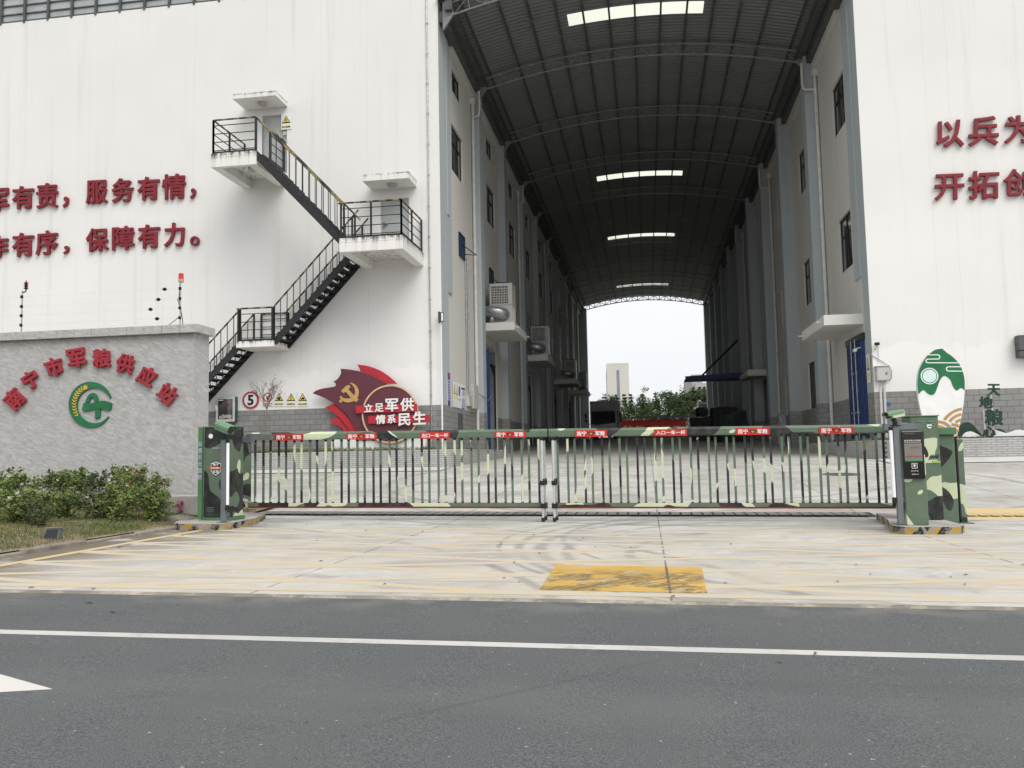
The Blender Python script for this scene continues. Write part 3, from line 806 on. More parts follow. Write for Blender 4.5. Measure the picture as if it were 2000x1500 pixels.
# slogan letters fixed to the two facades, one part per letter
mm = [('军', -25, 369, 19, 413), ('有', 26, 364, 68, 409), ('责', 73, 359, 115, 408), ('，', 125, 385, 136, 406), ('服', 170, 353, 212, 399), ('务', 220, 349, 263, 396), ('有', 270, 346, 313, 392), ('情', 318, 341, 364, 390), ('，', 373, 369, 384, 389),
      ('作', -26, 460, 18, 504), ('有', 26, 455, 68, 502), ('序', 72, 451, 115, 499), ('，', 126, 481, 137, 497), ('保', 170, 446, 214, 492), ('障', 221, 442, 264, 489), ('有', 271, 439, 314, 486), ('力', 322, 436, 362, 483), ('。', 373, 462, 391, 481)]
def letter_px(txt, q, Y, depth, bold, mat_, par):
    """q: four photo points (bottom left, bottom right, top left) on the wall plane Y"""
    O, B, D = (P(x, y, Y) for x, y in q)
    return write(MB(), txt, O, B - O, D - O, (0, -depth, 0), bold).build('letter', mat_, par)
for t_, x0, y0, x1, y1 in mm:
    a = (x1 - x0) * .055
    letter_px(t_, ((x0, y1 + a * .5), (x1, y1 - a * .5), (x0, y0 + a * .5)), FY - .03, .085, .022 if t_ not in '，。' else .012, M['red_letter'], wl)
for t_, x0, y0, x1, y1 in [('以', 1827, 236, 1882, 289), ('兵', 1890, 229, 1949, 286), ('为', 1960, 227, 2018, 281), ('开', 1824, 341, 1882, 392), ('拓', 1890, 335, 1950, 390), ('创', 1958, 331, 2016, 384)]:
    a = (x1 - x0) * .04
    letter_px(t_, ((x0, y1 + a * .5), (x1, y1 - a * .5), (x0, y0 + a * .5)), FY - .03, .085, .022, M['red_letter'], wr)

# ---------------------------------------------------------------- vaulted roof over the passage
roof = thing('passage_roof', 'dark vaulted steel roof spanning between the two white warehouses', 'roof', (.1, 26.4, 15.6))
RX0, RX1 = -6.05, 6.25
def arc(x, rise=.80, z0=15.88): 
    t = (x - .1) / 6.05
    return z0 + rise * (1 - t * t)
xs = [RX0 - .3 + (RX1 - RX0 + .6) * k / 28 for k in range(29)]
LIGHTS = [(29.65, 30.5), (48.1, 48.95), (62.1, 62.95), (81.0, 81.8)]
LX0, LX1 = .08 - 2.42, .08 + 2.42
ysr = sorted({26.2, 87.2, *[v for l in LIGHTS for v in l]})
xr = sorted({*xs, LX0, LX1})
mb = MB()
for a, b in zip(ysr, ysr[1:]):
    for p, q in zip(xr, xr[1:]):
        if (a, b) in LIGHTS and p >= LX0 and q <= LX1: continue
        mb.quad((p, a, arc(p) + .2), (p, b, arc(p) + .2), (q, b, arc(q) + .2), (q, a, arc(q) + .2))
mb.build('roof_sheet', M['sheet'], roof)
for a, b in LIGHTS:
    mb = MB(); k = 8
    for i in range(k):
        p, q = LX0 + (LX1 - LX0) * i / k, LX0 + (LX1 - LX0) * (i + 1) / k
        mb.quad((p, a, arc(p) + .215), (p, b, arc(p) + .215), (q, b, arc(q) + .215), (q, a, arc(q) + .215))
    mb.build('skylight', M['rooflight'], roof)
for k in range(-6, 7):
    x_ = .08 + .92 * k if abs(k) < 6 else .08 + (5.75 if k > 0 else -5.75)
    mb = MB(); mb.box(x_ - .035, x_ + .035, 26.3, 87.0, arc(x_) + .10, arc(x_) + .185); mb.build('purlin', M['dark_metal'], roof)
mb = MB()
for x_ in (-5.95, 6.15): mb.box(x_ - .12, x_ + .12, 26.3, 87.0, 15.55, 15.86)
mb.build('eaves_beam', M['dark_metal'], roof)
NP = 22
for i in range(11):
    y_ = 26.4 + 6 * i + (.12 if i == 0 else 0)
    mb = MB(); px = [RX0 + .15 + (RX1 - RX0 - .3) * k / NP for k in range(NP + 1)]
    T = [Vector((x_, y_, arc(x_))) for x_ in px]; Bm = [Vector((x_ * .985, y_, arc(x_) - .42)) for x_ in px]
    K_ = 1.7 if i == 10 else 1.0; mb.tube(T, .03 * K_, 6); mb.tube(Bm, .028 * K_, 6)
    for k in range(NP + 1): mb.tube([T[k], Bm[k]], .014 * K_ * K_, 5)
    for k in range(NP):
        a, b = (T[k], Bm[k + 1]) if k % 2 else (Bm[k], T[k + 1]); mb.tube([a, b], .011 * K_ * K_, 5)
    for s, e in ((-1, 0), (1, NP)):
        mb.prism([(T[e].x, T[e].z), (T[e].x + s * .28, T[e].z), (T[e].x + s * .28, T[e].z - .95), (Bm[e].x, Bm[e].z)], y_ - .05, y_ + .05)
    mb.build('truss', M['truss'], roof)
# thin sway bracing rods
mb = MB()
for i in range(10):
    y_ = 26.4 + 6 * i
    for xa, xb in ((-5.0, -1.8), (5.2, 2.0)):
        mb.tube([(xa, y_ + .2, arc(xa) + .02), (xb, y_ + 5.8, arc(xb) + .02)], .009, 5); mb.tube([(xb, y_ + .2, arc(xb) + .02), (xa, y_ + 5.8, arc(xa) + .02)], .009, 5)
mb.build('bracing_rod', M['truss'], roof)
# ---------------------------------------------------------------- black steel staircase on the left facade
st = thing('staircase', 'black steel outside staircase with yellow and black handrails on white facade', 'staircase', (-8.85, 25.3, .7))
YF0, YF1 = 24.2, 25.22      # upper flight runs along the outside
YB0, YB1 = 25.27, 26.28     # lower flights run along the wall
L1 = (-13.08, -11.58, 24.2, 10.06, 10.5); L2 = (-8.86, -6.90, 24.0, 7.1, 7.52); LM = (-12.70, -11.46, 25.17, 4.53, 4.73)
for (x0, x1, yf, z0, z1), beams in ((L1, 1), (L2, 1), (LM, 0)):
    mb = MB(); mb.box(x0, x1, yf, FY - .003, z1 - (.14 if beams else .2), z1)
    if beams:
        mb.box(x0, x1, yf, yf + .16, z0, z1 - .143)
        for a in (x0, x1 - .3): mb.prism([(yf + .162, z0), (FY - .003, z0 - .0), (FY - .003, z1 - .143), (yf + .162, z1 - .143)], a + .002, a + .298, axis='x')
    o = mb.build('landing', M['slab'], st, bevel=.008)
    if (x0, x1) == L1[:2]:
        l = MB(); l.tube([(-12.2, 25.3, z1 - .145), (-12.2, 25.3, z1 - .2), (-12.2, 25.3, z1 - .24)], [.17, .17, .12], 24); l.build('lamp', M['lamp_glass'], o)

def flight(xa, za, xb, zb, ya, yb, n):
    """n treads from the upper end a to the lower end b"""
    dx, dz = (xb - xa), (zb - za); s = 1 if dx > 0 else -1
    for y in (ya + .015, yb - .03):
        mb = MB(); L = math.hypot(dx, dz); nx, nz = -dz / L, dx / L
        if nz < 0: nx, nz = -nx, -nz
        h = .13
        mb.prism([(xa + nx * h * .6, za + nz * h * .6 - .05), (xb + nx * h * .6, zb + nz * h * .6 - .05), (xb - nx * h, zb - nz * h - .05), (xa - nx * h, za - nz * h - .05)], y, y + .015)
        mb.build('stringer', M['blackiron'], st)
    for k in range(n):
        t = (k + .55) / n; cx, cz = xa + dx * t, za + dz * t
        mb = MB(); mb.box(cx - .14, cx + .14, ya + .032, yb - .033, cz - .03, cz)
        mb.box(cx + s * .14 - .008, cx + s * .14 + .008, ya + .032, yb - .033, cz - .07, cz - .0305)
        mb.build('tread', M['blackiron'], st)
flight(-11.60, 10.47, -8.80, 7.50, YF0, YF1, 15)
flight(-8.92, 7.45, -11.50, 4.72, YB0, YB1, 14)
flight(-12.66, 4.70, -16.1, 1.2, YB0, YB1, 18)

def railing(p, q, mode='h', h=1.08, mids=(), base=.04, ends=(1, 1), over=(0, 0)):
    p, q = Vector(p), Vector(q); d = q - p; L = d.length; u = d.normalized()
    mb = MB(); up = Vector((0, 0, 1))
    for t in ([0] if ends[0] else []) + list(mids) + ([1] if ends[1] else []):
        a = p + d * t; mb.bar(a, a + up * h, .05)
    if mode == 'h':
        for k in range(4):
            z_ = up * (.10 + (h - .28) * k / 3); mb.bar(p + z_, q + z_, .022)
        mb.bar(p + up * .03, q + up * .03, .03, .07)
    else:
        n = max(2, int(abs(d.x) / .205))
        for k in range(1, n):
            a = p + d * (k / n); mb.bar(a - up * .02, a + up * h, .02)
    o = mb.build('railing', M['blackiron'], st)
    hr = MB(); hr.tube([p + up * h - u * over[0], q + up * h + u * over[1]], .028, 8); hr.build('handrail', M['iron_worn'], o)
e = .05
x0, x1, yf, z1 = L1[0] + e, L1[1] - e, L1[2] + e, L1[4]
railing((x0, yf, z1), (x1, yf, z1)); railing((x0, yf, z1), (x0, FY - .05, z1), mids=(.5,)); railing((x1, YF1 + .1, z1), (x1, FY - .05, z1))
x0, x1, yf, z1 = L2[0] + e, L2[1] - e, L2[2] + e, L2[4]
railing((x0, yf, z1), (x1, yf, z1), mids=(.5,), over=(.08, 0)); railing((x1, yf, z1), (x1, FY - .05, z1), mids=(.5,))
x0, x1, yf, z1 = L2[0] + e, L2[1] - e, L2[2] + e, L2[4]
x0, x1, yf, z1 = LM[0] + e, LM[1] - e, LM[2] + e, LM[4]
railing((x0, yf, z1), (x1, yf, z1), h=1.05, over=(.05, .0)); railing((x0 + .25, FY - .06, z1), (x1 + .05, FY - .06, z1), h=1.05)
for ya in (YF0 + .02, YF1 - .02): railing((-11.60, ya, 10.47), (-8.78, ya, 7.50), 'v', ends=(1, 1), over=(0, .25 if ya > 25 else 0))
for ya in (YB0 + .02, YB1 - .02):
    railing((-8.9, ya, 7.45), (-11.48, ya, 4.74), 'v', ends=(1, 1), over=(.3, 0)); railing((-12.62, ya, 4.70), (-16.1, ya, 1.2), 'v')

# ---------------------------------------------------------------- signs on the facade
def frame_board(name, lab, cat, x0, x1, z0, z1, Y=FY, mat_=None, th=.02, group=None):
    t = thing(name, lab, cat, ((x0 + x1) / 2, Y, z0), group)
    mb = MB(); mb.box(x0, x1, Y - .012 - th, Y - .013, z0, z1); mb.build('board', mat_ or M['white'], t)
    return t
# speed limit
c0 = P(490.5, 781.5, FY); r = .285
t = thing('speed_limit_sign', 'round white speed limit sign with red ring reading 5', 'sign', (c0.x, FY, c0.z - r))
MB().disc((c0.x, c0.z), r - .05, FY - .036, FY - .014, 48).build('disc', M['white'], t)
MB().ring((c0.x, c0.z), r - .062, r, FY - .044, FY - .014, 48).build('rim', M['sign_red'], t)
write(MB(), '5', (c0.x - .105, FY - .037, c0.z - .175), (.21, 0, 0), (0, 0, .35), (0, -.008, 0), .035).build('numeral', M['black'], t)
# three triangular warning signs
def tri(c, s, Y0, Y1): return [(c[0] - s, c[1] - s * .82), (c[0] + s, c[1] - s * .82), (c[0], c[1] + s * .9)]
def picto(kind_, cx, cz, Y):
    mb = MB(); y0, y1 = Y, Y + .003
    if kind_ == 'fire': mb.prism([(cx - .045, cz - .05), (cx - .06, cz - .01), (cx - .035, cz + .03), (cx - .025, cz + .01), (cx, cz + .075), (cx + .02, cz + .03), (cx + .035, cz + .045), (cx + .058, cz - .005), (cx + .045, cz - .05), (cx, cz - .06)], y0, y1)
    elif kind_ == 'mark': mb.prism([(cx - .016, cz + .075), (cx + .016, cz + .075), (cx + .008, cz - .02), (cx - .008, cz - .02)], y0, y1); mb.disc((cx, cz - .045), .015, y0, y1, 12)
    elif kind_ == 'car':
        mb.prism([(cx - .06, cz - .035), (cx - .065, cz - .01), (cx - .02, cz + .005), (cx, cz + .035), (cx + .035, cz + .03), (cx + .055, cz), (cx + .07, cz - .012), (cx + .065, cz - .035)], y0, y1)
        mb.disc((cx - .03, cz - .038), .017, y0 - .001, y1, 12); mb.disc((cx + .035, cz - .038), .017, y0 - .001, y1, 12)
    elif kind_ == 'slip':
        mb.disc((cx - .012, cz + .055), .017, y0, y1, 12)
        for a, b in (((cx - .012, cz + .04), (cx + .012, cz - .01)), ((cx + .012, cz - .01), (cx + .05, cz - .04)), ((cx + .012, cz - .01), (cx - .01, cz - .05)), ((cx - .008, cz + .025), (cx + .04, cz + .03)), ((cx - .008, cz + .025), (cx - .045, cz - .005))):
            mb.bar((a[0], y0 + .0015, a[1]), (b[0], y0 + .0015, b[1]), .003, .02, up=(0, 1, 0))
        mb.box(cx - .06, cx + .06, y0, y1, cz - .066, cz - .056)
    return mb
def warn(name_lab, cx, cz, kind_, words, s=.15, bw=.345, bh=.5, Y=FY, group=None):
    t = thing('warning_sign', name_lab, 'sign', (cx, Y, cz - bh * .58), group)
    MB().box(cx - bw / 2, cx + bw / 2, Y - .024, Y - .013, cz - bh * .60, cz + bh * .40).build('board', M['white'], t)
    k = tri((cx, cz), s, 0, 0)
    MB().prism(k, Y - .028, Y - .0245).build('triangle', M['black'], t)
    MB().prism(tri((cx, cz - .003), s * .74, 0, 0), Y - .031, Y - .0285).build('triangle_field', M['sign_yellow'], t)
    picto(kind_, cx, cz - .03 * s / .15, Y - .035).build('pictogram', M['black'], t)
    MB().box(cx - bw * .43, cx + bw * .43, Y - .027, Y - .0245, cz - bh * .525, cz - bh * .36).build('text_strip', M['sign_yellow2'], t)
    write(MB(), words, (cx - bw * .40, Y - .0275, cz - bh * .50), (bw * .8, 0, 0), (0, 0, bh * .115), (0, -.002, 0), .03).build('lettering', M['black'], t)
    return t
wg = 'triangular warning signs on the white wall'
for px, k_, w_, lab in ((545.5, 'fire', '当心火灾', 'yellow triangular fire warning sign on white wall, beside the bare sapling'),
                        (569, 'mark', '注意安全', 'yellow triangular exclamation mark warning sign, between fire and car warnings'),
                        (591.5, 'car', '当心车辆', 'yellow triangular car warning sign on white wall, nearest the maroon party emblem board')):
    q = P(px, 776, FY); warn(lab, q.x, q.z, k_, w_, group=wg)
q = P(559.5, 233, FY); warn('yellow triangular slipping warning sign beside the upper landing door', q.x, q.z - .02, 'slip', '当心坠落', .155, .36, .56)
q = P(556.5, 261, FY); mb = MB(); mb.box(q.x - .05, q.x + .05, FY - .03, FY - .002, q.z - .06, q.z + .06); tag(mb.build('wall_switch', M['greybox'], bevel=.005), 'small cream switch plate under the upper landing warning sign', 'switch')
# prohibition sign behind the bare sapling
c0 = P(523.5, 776, FY); t = thing('prohibition_sign', 'small round red prohibition sign partly hidden behind bare sapling twigs', 'sign', (c0.x, FY, c0.z - .25))
MB().box(c0.x - .18, c0.x + .18, FY - .024, FY - .013, c0.z - .30, c0.z + .19).build('board', M['white'], t)
mb = MB(); mb.ring((c0.x, c0.z), .115, .155, FY - .031, FY - .0245, 36); mb.bar((c0.x - .09, FY - .028, c0.z + .09), (c0.x + .09, FY - .028, c0.z - .09), .006, .032, up=(0, 1, 0)); mb.build('red_ring', M['sign_red'], t)
mb = MB(); mb.disc((c0.x + .045, c0.z + .03), .045, FY - .027, FY - .0246, 20); mb.prism([(c0.x - .03, c0.z - .09), (c0.x + .05, c0.z - .09), (c0.x + .03, c0.z - .02), (c0.x - .06, c0.z + .02)], FY - .027, FY - .0246); mb.build('pictogram', M['black'], t)
MB().box(c0.x - .155, c0.x + .155, FY - .027, FY - .0245, c0.z - .275, c0.z - .185).build('text_strip', M['sign_red'], t)
write(MB(), '禁止吸烟', (c0.x - .14, FY - .0275, c0.z - .262), (.28, 0, 0), (0, 0, .064), (0, -.002, 0), .02).build('lettering', M['white'], t)
# green notice cabinet
a, b = P(424, 777, FY - .2), P(463, 822, FY - .2); x0, x1, z1, z0 = a.x, b.x - .10, a.z, b.z
t = thing('notice_cabinet', 'green and silver glazed notice cabinet on the wall beside the stone wall', 'cabinet', (x0, FY, z0))
mb = MB(); mb.box(x0 - .02, x1 + .03, FY - .21, FY - .014, z0 - .02, z1 + .02); mb.build('case', simple('bottle_green_case', (.02, .11, .085), .4), t)
mb = MB()
for q in ((x0 - .02, x1 + .03, z1 - .05, z1 + .02), (x0 - .02, x1 + .03, z0 - .02, z0 + .06), (x0 - .02, x0 + .05, z0 + .06, z1 - .05), (x1 - .04, x1 + .03, z0 + .06, z1 - .05)): mb.box(q[0], q[1], FY - .235, FY - .212, q[2], q[3])
mb.build('door_frame', M['alu'], t)
MB().box(x0 + .051, x1 - .041, FY - .218, FY - .2115, z0 + .061, z1 - .051).build('glass', M['glass'], t)
mb = MB(); rr = random.Random(3)
for k in range(7):
    xx = x0 + .08 + rr.random() * (x1 - x0 - .22); w_ = .08 + rr.random() * .1; zz = z0 + .065 + rr.random() * .06
    mb.add([(xx, FY - .221, zz), (xx + w_, FY - .221, zz + rr.uniform(-.02, .03)), (xx + w_ * .9, FY - .2195, zz + .07 + rr.random() * .05), (xx + .01, FY - .2195, zz + .07 + rr.random() * .04)], ((0, 1, 2, 3),))
mb.build('papers', simple('crumpled_papers', (.36, .34, .30), .8, .3, 20), t)
write(MB(), '火警', (x0 + .17, FY - .2195, z1 - .29), (.28, 0, 0), (0, 0, .1), (0, -.002, 0), .02).build('lettering', simple('dim_red', (.22, .03, .03)), t)
MB().box(x0 + .06, x0 + .22, FY - .2195, FY - .2185, z1 - .10, z1 - .075).build('label_strip', M['white'], t)
mb = MB(); mb.prism([(x0 - .05, z1 - .22), (x0 + .03, z1 - .30), (x0 + .035, z0 + .4), (x0 - .02, z0 + .38)], FY - .25, FY - .236); mb.build('handle', M['white'], t)

# ---------------------------------------------------------------- maroon emblem board in front of the left facade
zs = lambda pts: [(600 + x * .13, 700 + y * .13) for x, y in pts]
E0 = 26.1
t = thing('emblem_board', 'maroon and red flag shaped board with gold hammer and sickle emblem', 'sign', P(730, 862, E0))
def arcpts(c, r, a0, a1, n=24): return [(c[0] + r * math.cos(R(a0 + (a1 - a0) * k / n)), c[1] - r * math.sin(R(a0 + (a1 - a0) * k / n))) for k in range(n + 1)]
def curve(pts, n=6):
    """smooth closed-ended Catmull-Rom through photo points"""
    out = []
    for i in range(len(pts) - 1):
        p0, p1, p2, p3 = pts[max(i - 1, 0)], pts[i], pts[i + 1], pts[min(i + 2, len(pts) - 1)]
        for k in range(n):
            s = k / n
            out.append(tuple(.5 * (2 * b + (c - a) * s + (2 * a - 5 * b + 4 * c - d) * s * s + (3 * b - a - 3 * c + d) * s ** 3) for a, b, c, d in zip(p0, p1, p2, p3)))
    return out + [pts[-1]]
def board(name, pts, Y, th, m_): return MB().prism(poly_px(zs(pts), Y), Y, Y + th).build(name, m_, t)
top = curve([(500, 155), (620, 165), (760, 190), (900, 235), (1040, 300), (1180, 380)]); 
left = curve([(80, 525), (130, 487), (220, 455), (330, 437), (400, 425), (432, 410)]) + curve([(432, 410), (425, 375), (392, 348)])[1:] + curve([(392, 348), (450, 315), (490, 260), (508, 210), (500, 155)])[1:]
low = curve([(760, 1225), (735, 1080), (660, 940), (560, 810), (420, 690), (250, 590), (80, 525)])
board('flag_panel', left + top[1:] + [(1300, 600), (1200, 1225)] + low[:-1], E0, .05, M['maroon'])
board('red_streamer', curve([(745, 92), (900, 112), (1080, 175), (1240, 280), (1350, 380)]) + curve([(1180, 380), (1040, 295), (900, 232), (798, 196)]) + curve([(798, 196), (780, 140), (745, 92)])[1:-1], E0 + .08, .05, M['signred'])
board('red_streamer', [(265, 735)] + curve([(395, 680), (480, 740), (600, 870), (700, 1000), (752, 1110), (760, 1225)]) + curve([(690, 1225), (640, 1090), (540, 960), (440, 850), (350, 790), (265, 735)])[:-1], E0 + .06, .05, M['signred'])
board('red_streamer', curve([(318, 945), (380, 915), (435, 868)]) + curve([(435, 868), (530, 955), (640, 1090), (690, 1225)])[1:] + curve([(590, 1225), (530, 1060), (440, 1000), (318, 945)])[:-1], E0 + .10, .05, M['signred'])
cc, rr_ = (1245, 835), 448
mb = MB(); C_ = zs([cc])[0]; ctr = P(*C_, E0 - .05); rad = rr_ * .13 * E0 / FPX * 1.01
mb.disc((ctr.x, ctr.z), rad - .02, E0 - .05, E0 - .002, 56); mb.build('round_panel', M['maroon'], t)
MB().ring((ctr.x, ctr.z), rad - .045, rad + .005, E0 - .07, E0 - .0501, 72).build('gold_ring', M['goldring'], t)
sick = curve([(632, 362), (700, 378), (750, 425), (776, 490), (770, 560), (735, 615), (680, 650), (610, 663), (550, 645), (515, 618)]) + [(487, 585), (515, 562), (535, 590)] + curve([(535, 590), (580, 605), (640, 600), (690, 572), (720, 530), (722, 480), (700, 425), (665, 388), (632, 362)])[1:-1]
ham = [(512, 490), (590, 412), (612, 405), (636, 400), (655, 432), (620, 466), (690, 540), (778, 618), (738, 662), (650, 580), (580, 500), (552, 528)]
for nm, pp, yo in (('sickle', sick, .022), ('hammer', ham, .030)): MB().prism(poly_px(zs(pp), E0), E0 - yo, E0 - .001).build(nm, M['gold'], t)
q = P(*zs([(507, 643)])[0], E0); MB().disc((q.x, q.z), .052, E0 - .026, E0 - .001, 20).build('sickle_handle', M['gold'], t)
for q in ([(730, 710), (1648, 682), (1652, 800), (733, 824)], [(916, 866), (1838, 845), (1842, 958), (920, 982)]):
    MB().prism(poly_px(zs(q), E0 - .1), E0 - .115, E0 - .0705).build('red_bar', M['signred'], t)
for c_, q in (('立', (862, 690, 990, 812)), ('足', (1016, 680, 1152, 812)), ('军', (1180, 608, 1368, 802)), ('供', (1402, 598, 1604, 796)), ('情', (1035, 852, 1178, 990)), ('系', (1208, 848, 1335, 980)), ('民', (1370, 830, 1556, 1018)), ('生', (1590, 802, 1785, 1000))):
    (a0, b0), (a1, b1) = zs([q[:2], q[2:]]); Yt = E0 - .118
    O, B, D = P(a0, b1, Yt), P(a1, b1 - 1.0, Yt), P(a0, b0, Yt)
    write(MB(), c_, O, B - O, D - O, (0, -.045, 0), .026).build('letter', M['white'], t)
a, b = P(648, 856, E0 + .12), P(832, 880, E0 + .12)
mb = MB(); mb.box(a.x, b.x, E0 + .05, FY - .02, b.z - .03, a.z); mb.build('plinth', M['white'], t)

# ---------------------------------------------------------------- stone name wall
SY = 14.38; sx1 = -8.06; zt = P(378, 640, SY).z
sback = P(408, 720, X=sx1).y
t = thing('name_wall', 'grey granite entrance wall with red raised lettering and green round emblem', 'wall', (sx1, SY, .1))
MB().box(-24, sx1, SY, sback, -.1, zt - .10).build('wall_panel', M['granite'], t)
mb = MB(); n_ = 46
for k in range(n_):
    w_ = 16.1 / n_; xa = sx1 + .11 - (k + 1) * w_
    mb.box(xa + .003, xa + w_ - .003, SY - .10, SY + .25, zt - .098, zt + .055)
mb.box(sx1 - .5, sx1 + .11, SY + .252, sback + .02, zt - .098, zt + .055)
mb.build('coping', M['granite'], t, bevel=.006)
zw = lambda pts: [(x * .23333, 500 + y * .23333) for x, y in pts]
for ch, cx, cy, w_, h_, ang in (('南', 130, 1198, 150, 165, 47), ('宁', 266, 1036, 140, 150, 33), ('市', 462, 930, 150, 160, 17), ('军', 650, 858, 155, 165, 10), ('粮', 862, 860, 155, 165, 1), ('供', 1055, 905, 150, 165, -13), ('应', 1238, 1008, 150, 165, -29), ('站', 1408, 1156, 150, 165, -37)):
    Yt = SY - .025; ca, sa = math.cos(R(ang)), math.sin(R(ang))
    f_ = lambda u, v: P(*zw([(cx + u * ca - v * sa, cy - u * sa - v * ca)])[0], Yt)
    O, B, D = f_(-w_ / 2, -h_ / 2), f_(w_ / 2, -h_ / 2), f_(-w_ / 2, h_ / 2)
    write(MB(), ch, O, B - O, D - O, (0, -.05, 0), .036).build('letter', M['red_letter2'], t)
Yt = SY - .002
ec = (764, 1245); out_ = [(ec[0] + 181 * math.cos(R(a)), ec[1] - 192 * math.sin(R(a))) for a in [18 + (328 - 18) * k / 60 for k in range(61)]]
inn = [(798 + 143 * math.cos(R(a)), 1253 - 146 * math.sin(R(a))) for a in [24 + (322 - 24) * k / 56 for k in range(57)]][::-1]
em = [out_ + inn, curve([(722, 1225), (735, 1190), (755, 1160), (785, 1146), (808, 1156), (824, 1180), (830, 1225)], 4) + [(800, 1224)] + curve([(800, 1224), (797, 1192), (785, 1180), (768, 1192), (755, 1224)], 4)[1:],
      curve([(695, 1285), (703, 1255), (715, 1228), (760, 1234), (820, 1222), (880, 1212), (943, 1234)], 4) + curve([(943, 1234), (940, 1262), (928, 1292), (885, 1284), (830, 1279), (770, 1290), (712, 1302)], 4) , [(806, 1284), (846, 1280), (845, 1345), (836, 1355), (806, 1366)]]
for k, pp in enumerate(em): MB().prism(poly_px(zw(pp), SY), SY - (.03 if k == 0 else .036), Yt).build('emblem', M['green_sign'], t)
for k in range(12):
    a = 118 + k * 8.9; rm = 146 + (3 if k else 0)
    cx, cy = ec[0] + 5 + rm * math.cos(R(a)) * .99, ec[1] - rm * 1.06 * math.sin(R(a))
    dx, dy = math.sin(R(a)), math.cos(R(a)); nx, ny = math.cos(R(a)), -math.sin(R(a))       # along the stalk, outward
    s = 24 - .5 * k
    pt = lambda u, v: (cx + dx * u * s + nx * v * s, cy + dy * u * s + ny * v * s)
    pg = [pt(-.15, 0), pt(.65, .95), pt(1.0, .85), pt(.45, 0), pt(1.0, -.85), pt(.65, -.95)]
    if k == 0: pg = [pt(-.2, 0), pt(.4, .8), pt(1.5, .7), pt(1.0, .3), pt(1.9, .1), pt(1.1, -.2), pt(1.6, -.6), pt(.4, -.8)]
    MB().prism(poly_px(zw(pg), SY - .03), SY - .038, SY - .0305).build('wheat_grain', M['wheat'], t)

# electric fence on the name wall
ZT = zt + .055
def insul(mb, p, r=.03): mb.tube([p - Vector((0, 0, .028)), p - Vector((0, 0, .01)), p, p + Vector((0, 0, .01)), p + Vector((0, 0, .028))], [r * .6, r, r * .6, r, r * .6], 10)
WZ = [P(345, y, SY + .1).z for y in (564, 583.5, 602, 621)]
xa = P(43, 600, SY + .1).x; xb = P(352, 600, SY + .1).x
for xx, lab, lampy in ((xa, 'thin white electric fence post topped by a brown ribbed insulator', 0), (xb, 'electric fence post topped by a red alarm beacon', 1)):
    t2 = thing('fence_post', lab, 'post', (xx, SY + .1, ZT))
    mb = MB(); mb.tube([(xx, SY + .1, ZT), (xx, SY + .1, WZ[0] + .12)], .013, 8); mb.box(xx - .05, xx + .05, SY + .05, SY + .15, ZT, ZT + .012); mb.build('post', M['galv'], t2)
    for z_ in WZ:
        mb = MB(); insul(mb, Vector((xx, SY + .085, z_)), .032); mb.build('insulator', M['black'], t2)
    if lampy:
        zl = WZ[0] + .12
        mb = MB(); mb.tube([(xx + .01, SY + .1, zl), (xx + .01, SY + .1, zl + .05)], .05, 16); mb.build('beacon_base', simple('beige_base', (.45, .36, .24)), t2)
        mb = MB(); mb.tube([(xx + .01, SY + .1, zl + .051), (xx + .01, SY + .1, zl + .15), (xx + .01, SY + .1, zl + .165)], [.047, .045, .035], 18); mb.build('beacon', M['lamp_red'], t2)
        mb = MB(); mb.tube([(xx - .02, SY + .12, zl), (xx - .04, SY + .12, WZ[1]), (xx + .03, SY + .12, WZ[3]), (xx + .05, SY + .12, ZT)], .008, 6); mb.tube([(xx - .07, SY + .12, WZ[1]), (xx + .02, SY + .13, WZ[3] + .06), (xx - .25, SY + .1, ZT + .01)], .007, 6); mb.build('cable', M['black'], t2)
    else:
        mb = MB(); zl = WZ[0]; mb.tube([(xx, SY + .1, zl + .08), (xx + .07, SY + .1, zl + .10), (xx + .075, SY + .1, zl + .14)], .012, 6)
        pr = []; rd = []
        for k in range(9): pr.append((xx + .075, SY + .1, zl + .14 + k * .018)); rd.append(.045 if k % 2 else .018)
        mb.tube(pr, rd, 12); mb.tube([(xx + .075, SY + .1, zl + .28), (xx + .075, SY + .1, zl + .32)], .008, 6); mb.build('surge_arrester', simple('brown_ceramic', (.09, .02, .018), .3), t2)
for k, z_ in enumerate(WZ):
    mb = MB(); mb.tube([(-24, SY + .085, z_ + .0), (xb, SY + .085, z_)], .0013, 5)
    o = mb.build('fence_wire', M['wire'])
    tag(o, ('top', 'second', 'third', 'bottom')[k] + ' strand of thin electric fence wire above the granite wall', 'wire', 'electric fence wires')
    xq = P((316, 304, 289, 302)[k], 600, SY).x
    mb = MB(); insul(mb, Vector((xq, SY + .085, z_)), .035); mb.box(xq - .05, xq + .05, SY + .078, SY + .092, z_ - .006, z_ + .006); mb.build('tension_insulator', M['black'], o)
